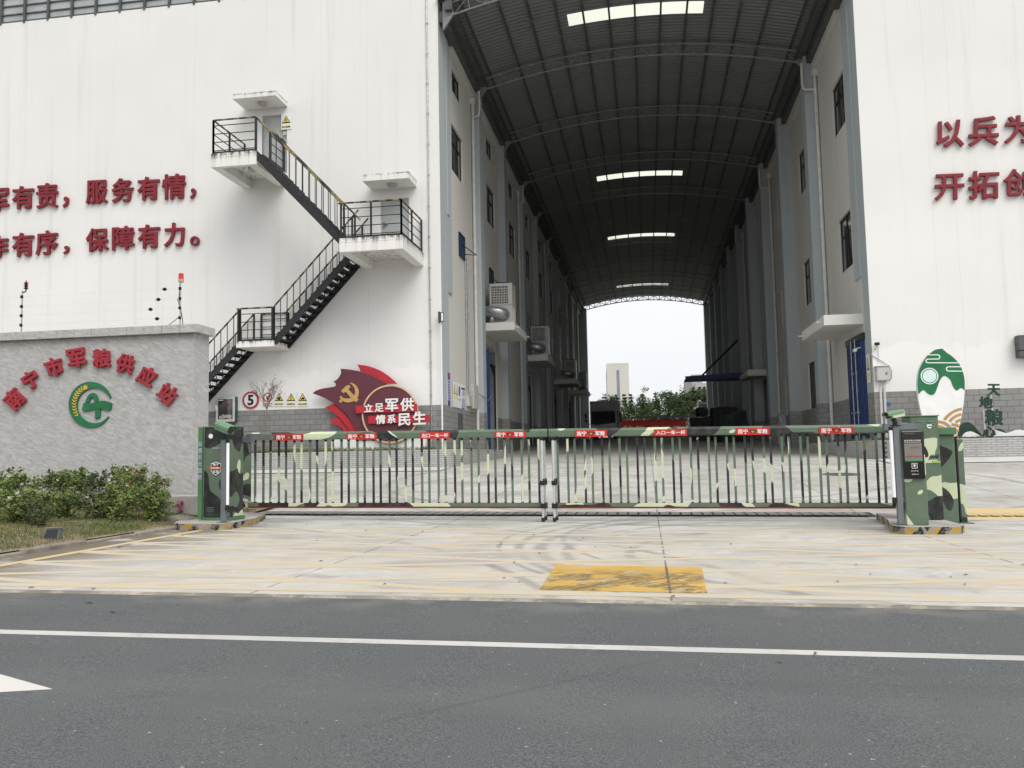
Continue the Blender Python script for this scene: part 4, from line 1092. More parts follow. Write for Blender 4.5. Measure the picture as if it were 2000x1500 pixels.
# ---------------------------------------------------------------- kerbed islands and the double barrier gate
def island(name, lab, pts, h):
    mb = MB(); n = len(pts)
    lo = [(x, y, g(x, y) - .05) for x, y in pts]; hi = [(x, y, g(x, y) + h) for x, y in pts]
    mb.add(lo + hi, [(i, (i + 1) % n, n + (i + 1) % n, n + i) for i in range(n)], 0)
    mb.add(hi, (tuple(range(n)),), 1)
    return tag(mb.build(name, [M['hazard'], M['rawconc']], bevel=.012), lab, 'island')
island('kerb_island', 'yellow and black striped concrete island under the left barrier cabinet', [(-6.35, 10.85), (-6.20, 10.75), (-5.98, 10.72), (-5.65, 10.75), (-5.57, 10.94), (-5.56, 11.29), (-5.62, 11.75), (-5.78, 12.35), (-5.96, 12.84), (-6.6, 12.9), (-6.5, 11.2)], .10)
island('kerb_island', 'yellow and black striped concrete island under the right ticket kiosk', [(3.20, 13.0), (3.14, 12.45), (3.04, 11.74), (2.90, 11.16), (2.86, 10.85), (2.95, 10.72), (3.28, 10.70), (3.58, 10.76), (3.70, 11.0), (3.76, 12.3), (3.6, 13.0)], .10)

GY = 12.5
def gate(lab, xa, xb, hinge, banners, lever):
    """one leaf of the fence barrier between xa and xb; everything follows the slight cross fall"""
    t = thing('barrier_gate', lab, 'gate', ((xa + xb) / 2, GY, 0), 'twin camouflaged barrier gates')
    z1, z0 = 1.352, 1.232
    mb = MB(); c_ = .022
    sec = [(GY - .045, z0), (GY + .045, z0), (GY + .05, z0 + .02), (GY + .05, z1 - c_), (GY + .03, z1), (GY - .022, z1), (GY - .05, z1 - .036), (GY - .05, z0 + .02)]
    mb.prism(sec, xa, xb, axis='x'); mb.build('top_beam', M['camo_beam'], t, shear=True)
    mb = MB(); mb.box(xa + .02, xb - .02, GY - .03, GY + .03, .222, .275); mb.build('bottom_rail', M['camo_beam'], t, shear=True)
    mb = MB(); mb.box(xa + .02, xb - .02, GY - .022, GY + .022, .196, .2215); mb.build('rubber_strip', M['redrubber'], t, shear=True)
    n = int((xb - xa - .25) / .1255)
    for k in range(n + 1):
        x = xa + .13 + k * .1255 + (.012 if k % 2 else -.012); y = GY - .018 if k % 2 else GY + .014
        mb = MB(); w_ = .0160
        mb.box(x - w_, x + w_, y - .01, y + .01, .29, z0 - .03, 0)
        mb.box(x - w_ - .002, x + w_ + .002, y - .012, y + .012, z0 - .0299, z0 - .0005, 1); mb.box(x - w_ - .002, x + w_ + .002, y - .012, y + .012, .2752, .2899, 1)
        mb.build('bar', [M['camo_bar'], M['black']], t, shear=True)
    for p0, p1, words in banners:
        a, b = P(p0, 850, GY - .055).x, P(p1, 850, GY - .055).x; zc = 1.274; hh = .049
        mb = MB(); mb.box(a, b, GY - .062, GY - .0505, zc - hh, zc + hh); pl = mb.build('banner', M['plate_red'], t, shear=True)
        L = b - a; yb = GY - .0625
        mk = lambda s, u0, u1, k_=.70: write(MB(), s, (a + L * u0, yb, zc - hh * k_), (L * (u1 - u0), 0, 0), (0, 0, hh * 2 * k_), (0, -.003, 0), .016).build('lettering', M['white'], pl, shear=True)
        if len(words) == 4:
            mk(words[:2], .06, .36); mk(words[2:], .63, .93)
            xm = (a + b) / 2; mb = MB()
            mb.prism([(xm - .03, zc + .022), (xm + .03, zc + .022), (xm + .026, zc - .012), (xm, zc - .034), (xm - .026, zc - .012)], yb - .003, yb, 0)
            for s in (-1, 1): mb.prism([(xm + s * .035, zc + .012), (xm + s * .064, zc + .03), (xm + s * .055, zc + .008), (xm + s * .034, zc)], yb - .003, yb, 0)
            mb.box(xm - .02, xm + .02, yb - .0045, yb - .0031, zc - .006, zc + .010, 1)
            mb.prism([(xm - .016, zc - .012), (xm + .016, zc - .012), (xm, zc - .026)], yb - .0045, yb - .0031, 1)
            mb.build('shield_mark', [M['black'], M['gold']], pl, shear=True)
        else: mk(words, .06, .95, .62)
    # hinge plate at the cabinet end
    s = 1 if hinge < (xa + xb) / 2 else -1
    mb = MB(); mb.box(*sorted((hinge - s * .005, hinge - s * .125)), GY + .02, GY + .05, .30, z0 - .02); mb.build('hinge_plate', M['camo_box'], t, shear=True)
    # link lever and telescopic rest legs
    mb = MB(); mb.tube([P(x_, y_, Y_) for x_, y_, Y_ in lever], .026, 8); mb.build('link_lever', M['black'], t)
    xo = xb - .07 if s > 0 else xa + .07
    for k, yy in enumerate((GY - .16, GY + .12)):
        g0 = .018; mb = MB()
        mb.tube([(xo + .0, yy, .5), (xo, yy, 1.20)], .021, 10, 0); mb.tube([(xo, yy, g0 + .05), (xo, yy, .56)], .016, 10, 0)
        mb.box(xo - .024, xo + .024, yy - .024, yy + .024, g0, g0 + .055, 1); mb.box(xo - .03, xo + .034, yy - .032, yy + .03, .535, .60, 1); mb.box(xo + .012, xo + .03, yy - .03, yy + .02, .60, .63, 1)
        mb.box(xo - .022, xo + .022, yy - .022, yy + .022, 1.18, 1.222, 1)
        mb.build('rest_leg', [M['alu'], M['black']], t, shear=True)
    mb = MB(); mb.box(xo - .035, xo + .035, GY - .19, GY + .15, .205, .275); mb.build('leg_clamp', M['black'], t, shear=True)
    return t
nj = '南宁军粮'
gate('camouflaged barrier gate leaf beside the granite wall, hinged at the left cabinet', -6.10, -1.432, -6.06, [(537, 592.5, nj), (676.5, 736, nj), (821, 878.5, '出口一车一杆'), (966, 1027, nj)], [(461, 950, 11.9), (467, 968, 12.1), (476, 988, 12.42)])
gate('camouflaged barrier gate leaf on the right, hinged beside the ticket kiosk', -1.408, 3.36, 3.36, [(1123, 1186, nj), (1277.5, 1342, '入口一车一杆'), (1437, 1504, nj), (1600, 1668, nj)], [(1758, 950, 11.9), (1755, 970, 12.1), (1746, 988, 12.42)])

# left machine cabinet
c1 = P(397, 1009, 11.30); c2 = P(451.8, 1009, 11.30); x0, x1 = c1.x, c2.x; zb = g(x0, 11.5) + .10; zt_ = P(395, 833, 11.3).z
yk = 11.30 + .36
t = thing('barrier_cabinet', 'camouflaged barrier cabinet on the left island bearing a black shield badge', 'cabinet', ((x0 + x1) / 2, 11.5, zb))
mb = MB(); mb.box(x0, x1, 11.30, yk, zb + .04, zt_ - .02); mb.build('housing', M['camo_box'], t, bevel=.012)
mb = MB(); mb.box(x0 - .012, x1 + .012, 11.288, yk + .012, zt_ - .019, zt_); mb.build('lid', M['camo_green'], t, bevel=.006)
mb = MB(); mb.box(x0 - .02, x1 + .02, 11.28, yk + .02, zb, zb + .039); mb.build('base', M['camo_green'], t)
mb = MB(); mb.box(x0 - .065, x0 - .003, 11.26, 11.31, zb + .02, zt_ - .01); o = mb.build('side_board', M['camo_green'], t)
for k, ch in enumerate('站情系大国防'):
    zz = P(393, 867 + 13.05 * k, 11.26).z
    write(MB(), ch, (x0 - .060, 11.258, zz - .034), (.054, 0, 0), (0, 0, .068), (0, -.002, 0), .012).build('lettering', M['poster_pale'], o)
def badge(xc, zc, yf, par, s=1.0):
    sh = lambda k: [(xc - .085 * k, zc + .075 * k), (xc - .045 * k, zc + .082 * k), (xc, zc + .105 * k), (xc + .045 * k, zc + .082 * k), (xc + .085 * k, zc + .075 * k), (xc + .088 * k, zc - .03 * k), (xc + .06 * k, zc - .08 * k), (xc, zc - .12 * k), (xc - .06 * k, zc - .08 * k), (xc - .088 * k, zc - .03 * k)]
    MB().prism(sh(1.0), yf - .003, yf - .0005).build('badge', M['black'], par)
    MB().prism(sh(.90), yf - .005, yf - .0031).build('badge', M['white'], par)
    MB().prism(sh(.78), yf - .007, yf - .0051).build('badge', simple('badge_navy', (.012, .02, .028), .4), par)
    MB().box(xc - .10, xc + .10, yf - .010, yf - .0071, zc - .022, zc + .018).build('badge_band', simple('orange_band', (.62, .13, .05), .5), par)
    for w_, za, zb_ in (('南宁', .028, .068), ('军粮', -.075, -.032)): write(MB(), w_, (xc - .045, yf - .0075, zc + za), (.09, 0, 0), (0, 0, zb_ - za), (0, -.002, 0), .015).build('lettering', M['white'], par)
    write(MB(), 'NNJL', (xc - .065, yf - .0105, zc - .014), (.13, 0, 0), (0, 0, .024), (0, -.002, 0), .03).build('lettering', M['white'], par)
badge(P(422, 914, 11.3).x, P(422, 914, 11.3).z, 11.30, t)
mb = MB(); q = P(412, 852, 11.3)
n_ = 14; pts = []
for k in range(n_ * 2): r_ = .036 if k % 2 else .028; pts.append((q.x + r_ * math.cos(math.pi * k / n_), q.z + r_ * math.sin(math.pi * k / n_)))
mb.prism(pts, 11.292, 11.2995); mb.build('cog_mark', M['white'], t)
q = P(420, 874, 11.3); write(MB(), '道闸', (q.x - .05, 11.2985, q.z - .02), (.12, 0, 0), (0, 0, .022), (0, -.002, 0), .012).build('lettering', M['poster_pale'], t)
mb = MB()
for k in range(3): mb.box(x0 + .06, x0 + .16, 11.293, 11.2998, zb + .12 + k * .025, zb + .13 + k * .025)
mb.build('louvre', M['camo_green'], t)
mb = MB(); mb.box(x1 - .04, x1 + .13, 11.62, 11.74, P(480, 861, 11.6).z - .02, P(480, 852, 11.6).z); mb.build('arm_hub', M['grey_metal'], t)
mb = MB(); mb.box(x1 + .02, x1 + .12, 11.75, 12.45, 1.29, 1.38); mb.build('arm_clamp', M['grey_metal'], t, bevel=.008)

def post_camera(lab, xp, yp, top, aim, tubeside, mirror=1, K=1.0):
    zb = g(xp, yp) + .10
    t = thing('camera_post', lab, 'camera post', (xp, yp, zb))
    mb = MB(); mb.box(xp - .033, xp + .033, yp - .033, yp + .033, zb + .008, top); mb.build('post', M['grey_metal'], t, bevel=.006)
    mb = MB(); mb.box(xp - .07, xp + .07, yp - .07, yp + .07, zb, zb + .0079); mb.build('base_plate', M['grey_metal'], t)
    mb = MB(); xt = xp + tubeside * .062; mb.tube([(xt, yp - .02, .40), (xt, yp - .02, top - .05)], .021, 12); o = mb.build('light_tube', M['lit_tube'], t)
    mb = MB(); mb.tube([(xt, yp - .02, .33), (xt, yp - .02, .3999)], .026, 12); mb.tube([(xt, yp - .02, top - .0499), (xt, yp - .02, top - .01)], .025, 12); mb.build('tube_cap', M['black'], o)
    mb = MB(); mb.tube([(xp, yp, top), (xp, yp, top + .05), (xp + .02 * mirror, yp, top + .10)], .03, 8); mb.box(xp - .05, xp + .05, yp - .05, yp + .05, top - .001, top + .012); mb.build('bracket', M['black'], t)
    # housing: box with sloping sunshield, pointing along aim
    d = Vector(aim).normalized(); sidev = d.cross(Vector((0, 0, 1))).normalized(); upv = sidev.cross(d)
    c_ = Vector((xp, yp, top + .10 + .055 * K))
    fr = lambda a, b, e_: c_ + (d * a + sidev * b + upv * e_) * K
    mb = MB(); sec = [(-.055, -.05), (.055, -.05), (.06, .03), (.035, .06), (-.035, .06), (-.06, .03)]
    n = len(sec); v = [fr(-.19, a, b) for a, b in sec] + [fr(.17, a, b) for a, b in sec]
    mb.add(v, [tuple(range(n)), tuple(range(n, 2 * n))[::-1]] + [(i, n + i, n + (i + 1) % n, (i + 1) % n) for i in range(n)])
    o = mb.build('camera_housing', M['camera_green'] if mirror > 0 else M['camo_box'], t)
    mb = MB(); w = [(-.066, .0), (-.066, .035), (-.038, .068), (.038, .068), (.066, .035), (.066, .0)]
    v = [fr(-.17, a, b) for a, b in w] + [fr(.24, a, b) for a, b in w]; n = len(w)
    mb.add(v, [(i, n + i, n + i + 1, i + 1) for i in range(n - 1)]); mb.build('sunshield', M['camera_green'], o)
    mb = MB(); mb.tube([fr(.171, 0, 0), fr(.18, 0, 0)], .045 * K, 18); mb.build('lens', M['darkglass'], o)
    return t
post_camera('grey post with green camera on the left island', P(437, 1012, 10.95).x, 10.95, P(437, 858, 10.95).z, (.75, -.55, -.22), 1)
xr_ = P(1759, 1018, 10.95).x
post_camera('grey post with camouflaged camera on the right island', xr_, 10.95, P(1754, 832, 10.95).z, (-.78, -.62, -.14), -1, -1, .72)

# ticket kiosk, right island
a, b = P(1771, 1018, 10.93), P(1813, 1018, 10.93); x0, x1 = a.x, b.x; zb = g(x0, 10.93) + .10; zt_ = P(1790, 841, 10.93).z
t = thing('ticket_kiosk', 'camouflaged number plate kiosk with a tall black screen, right island', 'kiosk', ((x0 + x1) / 2, 11.0, zb))
MB().box(x0, x1 + .01, 10.93, 11.16, zb, zt_).build('housing', M['camo_kiosk'], t, bevel=.01)
p0, p1 = P(1762.5, 843, 10.90), P(1807, 935, 10.90); sx0, sx1_ = x0 - .012, x1 - .012; sz1, sz0 = p0.z, p1.z
o = MB().box(sx0, sx1_, 10.895, 10.929, sz0, sz1).build('screen_panel', M['darkglass'], t, bevel=.006)
W_, H_ = sx1_ - sx0, sz1 - sz0; ys = 10.8945
bx = lambda nm, u0, u1, v0, v1, m_, d_=.0015: MB().box(sx0 + W_ * u0, sx0 + W_ * u1, ys - d_, ys, sz0 + H_ * v0, sz0 + H_ * v1).build(nm, m_, o)
tx = lambda s, u0, u1, v0, v1, m_, bold=.012, d_=.003: write(MB(), s, (sx0 + W_ * u0, ys - d_ + .0005, sz0 + H_ * v0), (W_ * (u1 - u0), 0, 0), (0, 0, H_ * (v1 - v0)), (0, -.0012, 0), bold).build('lettering', m_, o)
bx('display', .09, .91, .37, .75, M['screen']); bx('white_bar', .10, .88, .766, .772, M['white_rough'])
tx('高清车牌识别系统', .10, .88, .785, .825, M['white_rough'])
tx('一路平安', .30, .76, .645, .668, M['orange'], .004, .0035); tx('南宁军粮欢迎您', .14, .90, .455, .485, M['orange'], .01, .0035); tx('减速慢行', .12, .88, .378, .402, simple('green_led', (.03, .45, .14)), .01, .0035)
mb = MB(); cx, cz = sx0 + W_ * .52, sz0 + H_ * .275
for q in ((-.032, .032, .026, .032), (-.032, .032, -.032, -.026), (-.032, -.026, -.026, .026), (.026, .032, -.026, .026)): mb.box(cx + q[0], cx + q[1], ys - .002, ys, cz + q[2], cz + q[3])
mb.disc((cx, cz + .004), .014, ys - .002, ys, 14); mb.box(cx - .006, cx + .006, ys - .002, ys, cz - .018, cz - .008); mb.build('icon', M['white_rough'], o)
tx('刷卡区域', .34, .68, .155, .18, M['white_rough'], .004); tx('请刷卡', .36, .70, .085, .11, M['white_rough'], .004)
MB().box(sx0 + W_ * .12, sx0 + W_ * .60, ys - .004, ys, sz0 + H_ * .945, sz0 + H_ * .965).build('light_bar', M['dark_metal'], o)
# right machine cabinet behind the kiosk
a, b = P(1777, 812, 11.75), P(1832, 811, 11.75); x0, x1 = a.x, b.x; zb = g(x0, 11.9) + .10
t = thing('barrier_cabinet', 'camouflaged barrier cabinet standing behind the ticket kiosk', 'cabinet', ((x0 + x1) / 2, 11.9, zb))
MB().box(x0, x1, 11.75, 12.12, zb, a.z - .016).build('housing', M['camo_box'], t, bevel=.012)
MB().box(x0 - .012, x1 + .012, 11.738, 12.132, a.z - .0155, a.z).build('lid', M['camo_green'], t, bevel=.005)
mb = MB(); q = P(1815, 832, 11.75); pts = []
for k in range(28): r_ = .036 if k % 2 else .028; pts.append((q.x + r_ * math.cos(math.pi * k / 14), q.z + r_ * math.sin(math.pi * k / 14)))
mb.prism(pts, 11.742, 11.7495); mb.build('cog_mark', M['white'], t)
mb = MB()
for k in range(3):
    for u in (.22, .62): mb.box(x0 + (x1 - x0) * u, x0 + (x1 - x0) * (u + .25), 11.742, 11.7496, a.z - .085 - k * .032, a.z - .072 - k * .032)
mb.build('louvre', M['camera_green'], t)
mb = MB(); mb.box(x0 - .35, x0 + .1, 11.62, 11.737, 1.22, 1.30); mb.build('arm_hub', M['grey_metal'], t)
mb = MB(); mb.box(x0 - .12, x0 - .02, 11.75, 12.44, 1.21, 1.31); mb.build('arm_clamp', M['grey_metal'], t, bevel=.008)
q = P(1826, 895, 11.745); mb = MB()
for k in range(5):
    s = (k - 2) * .022; mb.prism([(q.x - .03 + s, q.z - .02), (q.x - .005 + s, q.z + .005), (q.x + .015 + s, q.z + .05), (q.x - .015 + s, q.z + .025)], 11.742, 11.7494)
mb.build('leaf_mark', M['dark_green_letter'], t)
MB().box(q.x - .03, q.x + .06, 11.742, 11.7494, q.z - .06, q.z - .035).build('badge_band', simple('lime_band', (.30, .42, .10)), t)
# the neighbouring lane's cabinet further right
a, b = P(1836, 835, 12.35), P(1863, 834, 12.35); x0, x1 = a.x, b.x; zb = g(x0, 12.4) - .01
t = thing('barrier_cabinet', 'rear camouflaged barrier cabinet at the far right with a folded fence arm', 'cabinet', ((x0 + x1) / 2, 12.5, zb))
MB().box(x0 - .03, x1, 12.35, 12.62, zb, a.z - .10).build('housing', M['camo_box'], t, bevel=.012)
MB().box(x0 - .04, x1 + .015, 12.30, 12.63, a.z - .0995, a.z).build('arm_hub', M['camo_green'], t, bevel=.01)
MB().box(x1 + .012, x1 + .032, 12.36, 12.61, zb + .06, a.z - .13).build('fence_panel', M['black'], t)
MB().box(x1 + .04, x1 + .12, 12.40, 12.55, zb + .02, a.z - .16).build('fence_panel', M['camo_box'], t, bevel=.006)
MB().box(x0 - .05, x1 + .16, 12.28, 12.66, zb, zb + .03).build('base', M['camo_green'], t)
# ---------------------------------------------------------------- brick planters before the two facades
def planter(name, lab, outline, par_soil, wall_paths):
    t = thing(name, lab, 'planter', (outline[0][0], outline[0][1], .6))
    mb = MB()
    for path in wall_paths:
        for (xa, ya), (xb, yb) in zip(path, path[1:]):
            d = Vector((xb - xa, yb - ya, 0)).normalized(); n = Vector((-d.y, d.x, 0)) * .10
            a, b = Vector((xa, ya, 0)), Vector((xb, yb, 0)); lo = min(g(xa, ya), g(xb, yb)) - .1
            q = [a, b, b + n, a + n]
            mb.add([(p.x, p.y, lo) for p in q] + [(p.x, p.y, 1.20) for p in q], ((0, 1, 5, 4), (1, 2, 6, 5), (2, 3, 7, 6), (3, 0, 4, 7), (4, 5, 6, 7)))
    mb.build('planter_wall', M['planter_brick'], t)
    s = MB(); s.add([(x, y, 1.155) for x, y in outline], (tuple(range(len(outline))),)); s.build('soil', M['soil'], t)
    return t
planter('planter', 'long pale brick planter at the foot of the left warehouse', [(-20, 24.5), (-6.1, 24.5), (-5.75, 24.75), (-5.60, 25.3), (-5.42, 30.5), (-5.40, 33.2), (-6.39, 33.2), (-6.39, 27.42), (-6.325, 27.4), (-6.325, 26.38), (-20, 26.38)], None,
        [[(-20, 24.5), (-6.1, 24.5), (-5.88, 24.58), (-5.72, 24.78), (-5.62, 25.1), (-5.42, 30.5), (-5.40, 33.2), (-5.9, 33.4)]])
planter('planter', 'pale brick planter at the foot of the right warehouse under the green signs', [(6.3, 25.0), (6.6, 24.5), (20, 24.5), (20, 26.38), (6.63, 26.38), (6.62, 27.1), (6.0, 27.1)], None,
        [[(5.72, 32.0), (5.85, 27.0), (6.0, 25.6), (6.2, 24.9), (6.55, 24.5), (20, 24.5)]])
# pale edge strip in front of both planters
mb = MB()
for x0, x1 in ((-20, -5.6), (6.1, 20)):
    k = int((x1 - x0) / 2) + 1
    for i in range(k):
        a, b = x0 + (x1 - x0) * i / k, x0 + (x1 - x0) * (i + 1) / k
        for ya, yb in ((22.9, 23.7), (23.7, 24.49)): mb.quad((a, ya, g(a, ya) + .03), (b, ya, g(b, ya) + .03), (b, yb, g(b, yb) + .03), (a, yb, g(a, yb) + .03))
kind(mb.build('pavement_strip', simple('pale_concrete_strip', (.54, .53, .505), .85, .1, 1.2), loc=(0, 0, 0)), 'structure')

def blades(name, n, place, mat_, h0, h1, seed, w=.006):
    rr = random.Random(seed); mb = MB(); k = 0
    while k < n:
        x, y, z, dens = place(rr)
        if rr.random() > dens: continue
        k += 1
        a = rr.random() * 6.283; L = rr.uniform(h0, h1); lean = rr.uniform(.1, .7) * L
        dx, dy = math.cos(a), math.sin(a); px, py = -dy * w, dx * w
        mb.add([(x - px, y - py, z), (x + px, y + py, z), (x + dx * lean * .5 + px * .6, y + dy * lean * .5 + py * .6, z + L * .65), (x + dx * lean, y + dy * lean, z + L)], ((0, 1, 2), (0, 2, 3)))
    return kind(mb.build(name, mat_), 'stuff')
# soil bed with grass in front of the name wall
mb = MB(); bx_ = [-24, -14, -10, -8, -6.42]; by_ = [6.2, 7.4, 9, 11, 13, 14.38]
bz = lambda x, y: g(x, y) + .055 + (.08 * min(1, max(0, (y - 6.6) / 3)) + .025 * math.sin(x * 3 + y * 2)) * lerp(x, [-7.3, -6.45], [1, 0])
bxs = frange(-24, -6.5, .5) + [-6.40]; bys = frange(6.2, 14.2, .5) + [14.38]
mb.add([(x, y, bz(x, y)) for y in bys for x in bxs], [(j * len(bxs) + i, j * len(bxs) + i + 1, (j + 1) * len(bxs) + i + 1, (j + 1) * len(bxs) + i) for j in range(len(bys) - 1) for i in range(len(bxs) - 1)])
kind(mb.build('soil', M['soil'], loc=(0, 0, 0), smooth=True), 'structure')
from mathutils import noise as mnoise
def gplace(rr):
    x, y = rr.uniform(-13.5, -6.46), rr.uniform(6.6, 13.6)
    d = mnoise.noise((x * .7, y * .7, 3)) * .5 + .55
    d *= 1 if y > 7.6 else max(0, (y - 6.7))
    return x, y, bz(x, y) - .01, max(.02, min(1, d))
blades('grass', 95000, gplace, M['grass'], .02, .06, 5, .004)
def gplace2(rr):
    x, y = rr.uniform(-14, -6.4), rr.uniform(24.65, 26.3); return x, y, 1.15, max(0, mnoise.noise((x * 1.1, y, 8)) + .35)
blades('grass', 5000, gplace2, M['grass'], .05, .20, 6, .008)
def gplace3(rr):
    x, y = rr.uniform(6.0, 9.0), rr.uniform(24.9, 31) ; 
    if x > 6.6: y = rr.uniform(24.65, 26.3)
    return x, y, 1.15, max(0, mnoise.noise((x * 1.3, y, 2)) + .3)
blades('grass', 3000, gplace3, M['grass'], .05, .16, 7, .008)
# stone kerb along the bed, block by block pattern in one low kerb
t = thing('bed_kerb', 'low weathered stone kerb edging the grass bed on the left', 'kerb', (-6.35, 7, 0))
ky = 6.05; k = 0
while ky < 11.2:
    L = .98; x0 = -6.36 + .02 * math.sin(ky * 2)
    mb = MB(); mb.box(x0 - .045, x0 + .045, ky + .006, ky + L - .006, -.05 + .066, .066 + .065 + rng.uniform(-.02, .012)); mb.build('kerb_stone', M['kerb'], t, bevel=.015); ky += L
# end block of the bed
tag(MB().box(-7.42, -6.72, 12.25, 12.75, .05, .47).build('concrete_block', M['rawconc'], bevel=.015), 'low raw concrete block between the flower bed and left cabinet', 'block')
tag(MB().prism([(-6.9, .1), (-6.7, .24), (-6.45, .2), (-6.3, .1)], 11.3, 11.6).build('rubble_stone', M['kerb'], bevel=.03), 'broken kerb stone lying beside the striped left island', 'stone')

def leaves(mb, centers, n, size, rr, flat=.5, mi=0):
    """n small two-sided leaves scattered round the clump centres (x, y, z, r)"""
    for _ in range(n):
        cx, cy, cz, r = rr.choice(centers)
        d = Vector((rr.gauss(0, 1), rr.gauss(0, 1), rr.gauss(0, .8))); d = d.normalized() * r * (rr.random() ** .45)
        p = Vector((cx, cy, cz)) + d
        s = size * rr.uniform(.6, 1.35)
        a = Vector((rr.gauss(0, 1), rr.gauss(0, 1), rr.gauss(0, flat))).normalized(); b = a.cross(Vector((rr.gauss(0, 1), rr.gauss(0, 1), rr.gauss(0, 1)))).normalized()
        mb.add([p - a * s, p + b * s * .45, p + a * s, p - b * s * .45], ((0, 1, 2, 3),), mi)
def shrub(x, y, r, h, lab, mat_, seed, n=1500, leaf=.028, stems=6, bare=0.0, flowers=None, sprigs=2):
    rr = random.Random(seed); z = bz(x, y)
    t = thing('shrub', lab, 'shrub', (x, y, z), 'shrubs along the name wall')
    st_ = MB(); cl = []
    for k in range(stems):
        a = rr.random() * 6.283; rad = r * rr.uniform(.25, .95); top_ = h * rr.uniform(.62, 1.0)
        tip = Vector((x + rad * math.cos(a), y + rad * math.sin(a) * .7, z + top_)); mid = Vector((x + rad * .35 * math.cos(a), y + rad * .35 * math.sin(a), z + top_ * .5))
        st_.tube([(x + rr.uniform(-.05, .05), y, z - .03), mid, tip], [.011, .008, .004], 5)
        for q in range(3):
            a2 = rr.random() * 6.283; tp2 = mid.lerp(tip, rr.uniform(.2, .9)) + Vector((math.cos(a2) * .16, math.sin(a2) * .12, rr.uniform(.05, .2)))
            st_.tube([mid.lerp(tip, .1 + .25 * q), tp2], [.006, .003], 4)
            if rr.random() > bare * .5: cl.append((*tp2, r * rr.uniform(.16, .28)))
        cl.append((*tip, r * rr.uniform(.2, .34)))
        if rr.random() > bare: cl.append((*mid.lerp(tip, .45), r * rr.uniform(.22, .36)))
        if bare < .2: cl.append((mid.x, mid.y, z + h * rr.uniform(.12, .35), r * .34))
    for k in range(sprigs):
        a = rr.random() * 6.283; b = Vector((x + r * .4 * math.cos(a), y, z + h * .8)); e_ = b + Vector((rr.uniform(-.06, .06), 0, rr.uniform(.1, .24)))
        st_.tube([b, e_], [.006, .003], 4)
        for q in range(3): cl.append((*b.lerp(e_, q / 2), .055))
    st_.build('stem', M['twig'], t)
    mb = MB(); leaves(mb, cl, n, leaf, rr); mb.build('foliage', mat_, t)
    for col, m in (flowers or []):
        fb = MB()
        for _ in range(m):
            c_ = rr.choice(cl); fx, fy, fz = c_[0] + rr.uniform(-1, 1) * c_[3], c_[1] - abs(rr.gauss(0, .5)) * c_[3] - .03, c_[2] + rr.uniform(-.3, 1) * c_[3]
            for q in range(4):
                a = q * 1.57 + rr.random(); s = .019
                fb.add([(fx, fy, fz), (fx + s * math.cos(a), fy - .012, fz + s * math.sin(a)), (fx + s * 1.5 * math.cos(a + .5), fy - .012, fz + s * 1.5 * math.sin(a + .5)), (fx + s * math.cos(a + 1), fy - .012, fz + s * math.sin(a + 1))], ((0, 1, 2, 3),))
        fb.build('flower', col, t)
A_, B_ = M['leaf_a'], M['leaf_b']; pw, pp = M['petal_white'], M['petal_pink']
for k, a in enumerate([
    (-10.62, 13.1, .55, .52, 'tall white flowering shrub against the wall at the left photo edge', B_, 2000, .032, 8, .25, [(pw, 12)]),
    (-10.02, 13.4, .40, .47, 'dark open shrub with bare twisted stems under the lettering, left of the leafy one', A_, 800, .028, 9, .7, None),
    (-9.62, 13.3, .36, .60, 'leafy green shrub with one tall rounded top under the round emblem', B_, 1400, .03, 8, .5, [(pw, 2)]),
    (-9.20, 13.3, .34, .50, 'thin dark shrub with one upright sprig against the granite wall', A_, 800, .028, 8, .6, None),
    (-8.62, 13.1, .42, .60, 'tall shrub dotted with white flowers near the right end of the bed', B_, 1400, .03, 9, .45, [(pw, 12), (pp, 3)]),
    (-8.08, 13.0, .42, .50, 'shrub with pink and white flowers next to the concrete block', B_, 1300, .028, 8, .45, [(pp, 14), (pw, 4)]),
    (-8.15, 10.15, .48, .31, 'broad bright green bush in front at the left photo edge', B_, 2600, .03, 8, 0, [(pw, 3)]),
    (-7.55, 9.75, .26, .17, 'small low bush on the grass behind the floodlight', A_, 900, .024, 6, 0, None),
    (-8.35, 11.3, .36, .24, 'low pale green bush below the round emblem, front row', B_, 1400, .028, 6, 0, None),
    (-7.72, 11.25, .34, .30, 'low rounded bush in the middle of the front row', A_, 1300, .028, 7, 0, None),
    (-7.18, 10.9, .34, .30, 'low dense bush with pale stalk lying before it, front row', B_, 1500, .028, 7, 0, None),
    (-6.85, 11.15, .30, .33, 'low bush at the end of the front row touching the kerb', B_, 1700, .028, 7, 0, [(pp, 2)]),
    (-7.5, 11.9, .42, .38, 'middle row bush filling the gap behind the low front bushes', A_, 1000, .028, 7, .3, [(pw, 2)])]):
    x, y, r, h, lab, m_, n, lf, stm, br, fl = a
    shrub(x, y, r, h, lab, m_, 40 + k, n=n, leaf=lf, stems=stm, bare=br, flowers=fl)
# overhanging twig at the left edge
rr = random.Random(9); t = thing('shrub', 'single overhanging twig with a few leaves at the far left edge', 'shrub', (-10.9, 13.3, .2))
mb = MB(); a, b = P(-60, 955, 13.3), P(20, 915, 13.3); mb.tube([(a.x - .2, 13.3, .15), a, a.lerp(b, .5) + Vector((0, 0, .05)), b], [.01, .007, .005, .003], 5); mb.build('stem', M['twig'], t)
mb = MB(); leaves(mb, [(*a.lerp(b, f_), .06) for f_ in (.5, .75, .9, 1)], 26, .035, rr); mb.build('foliage', A_, t)
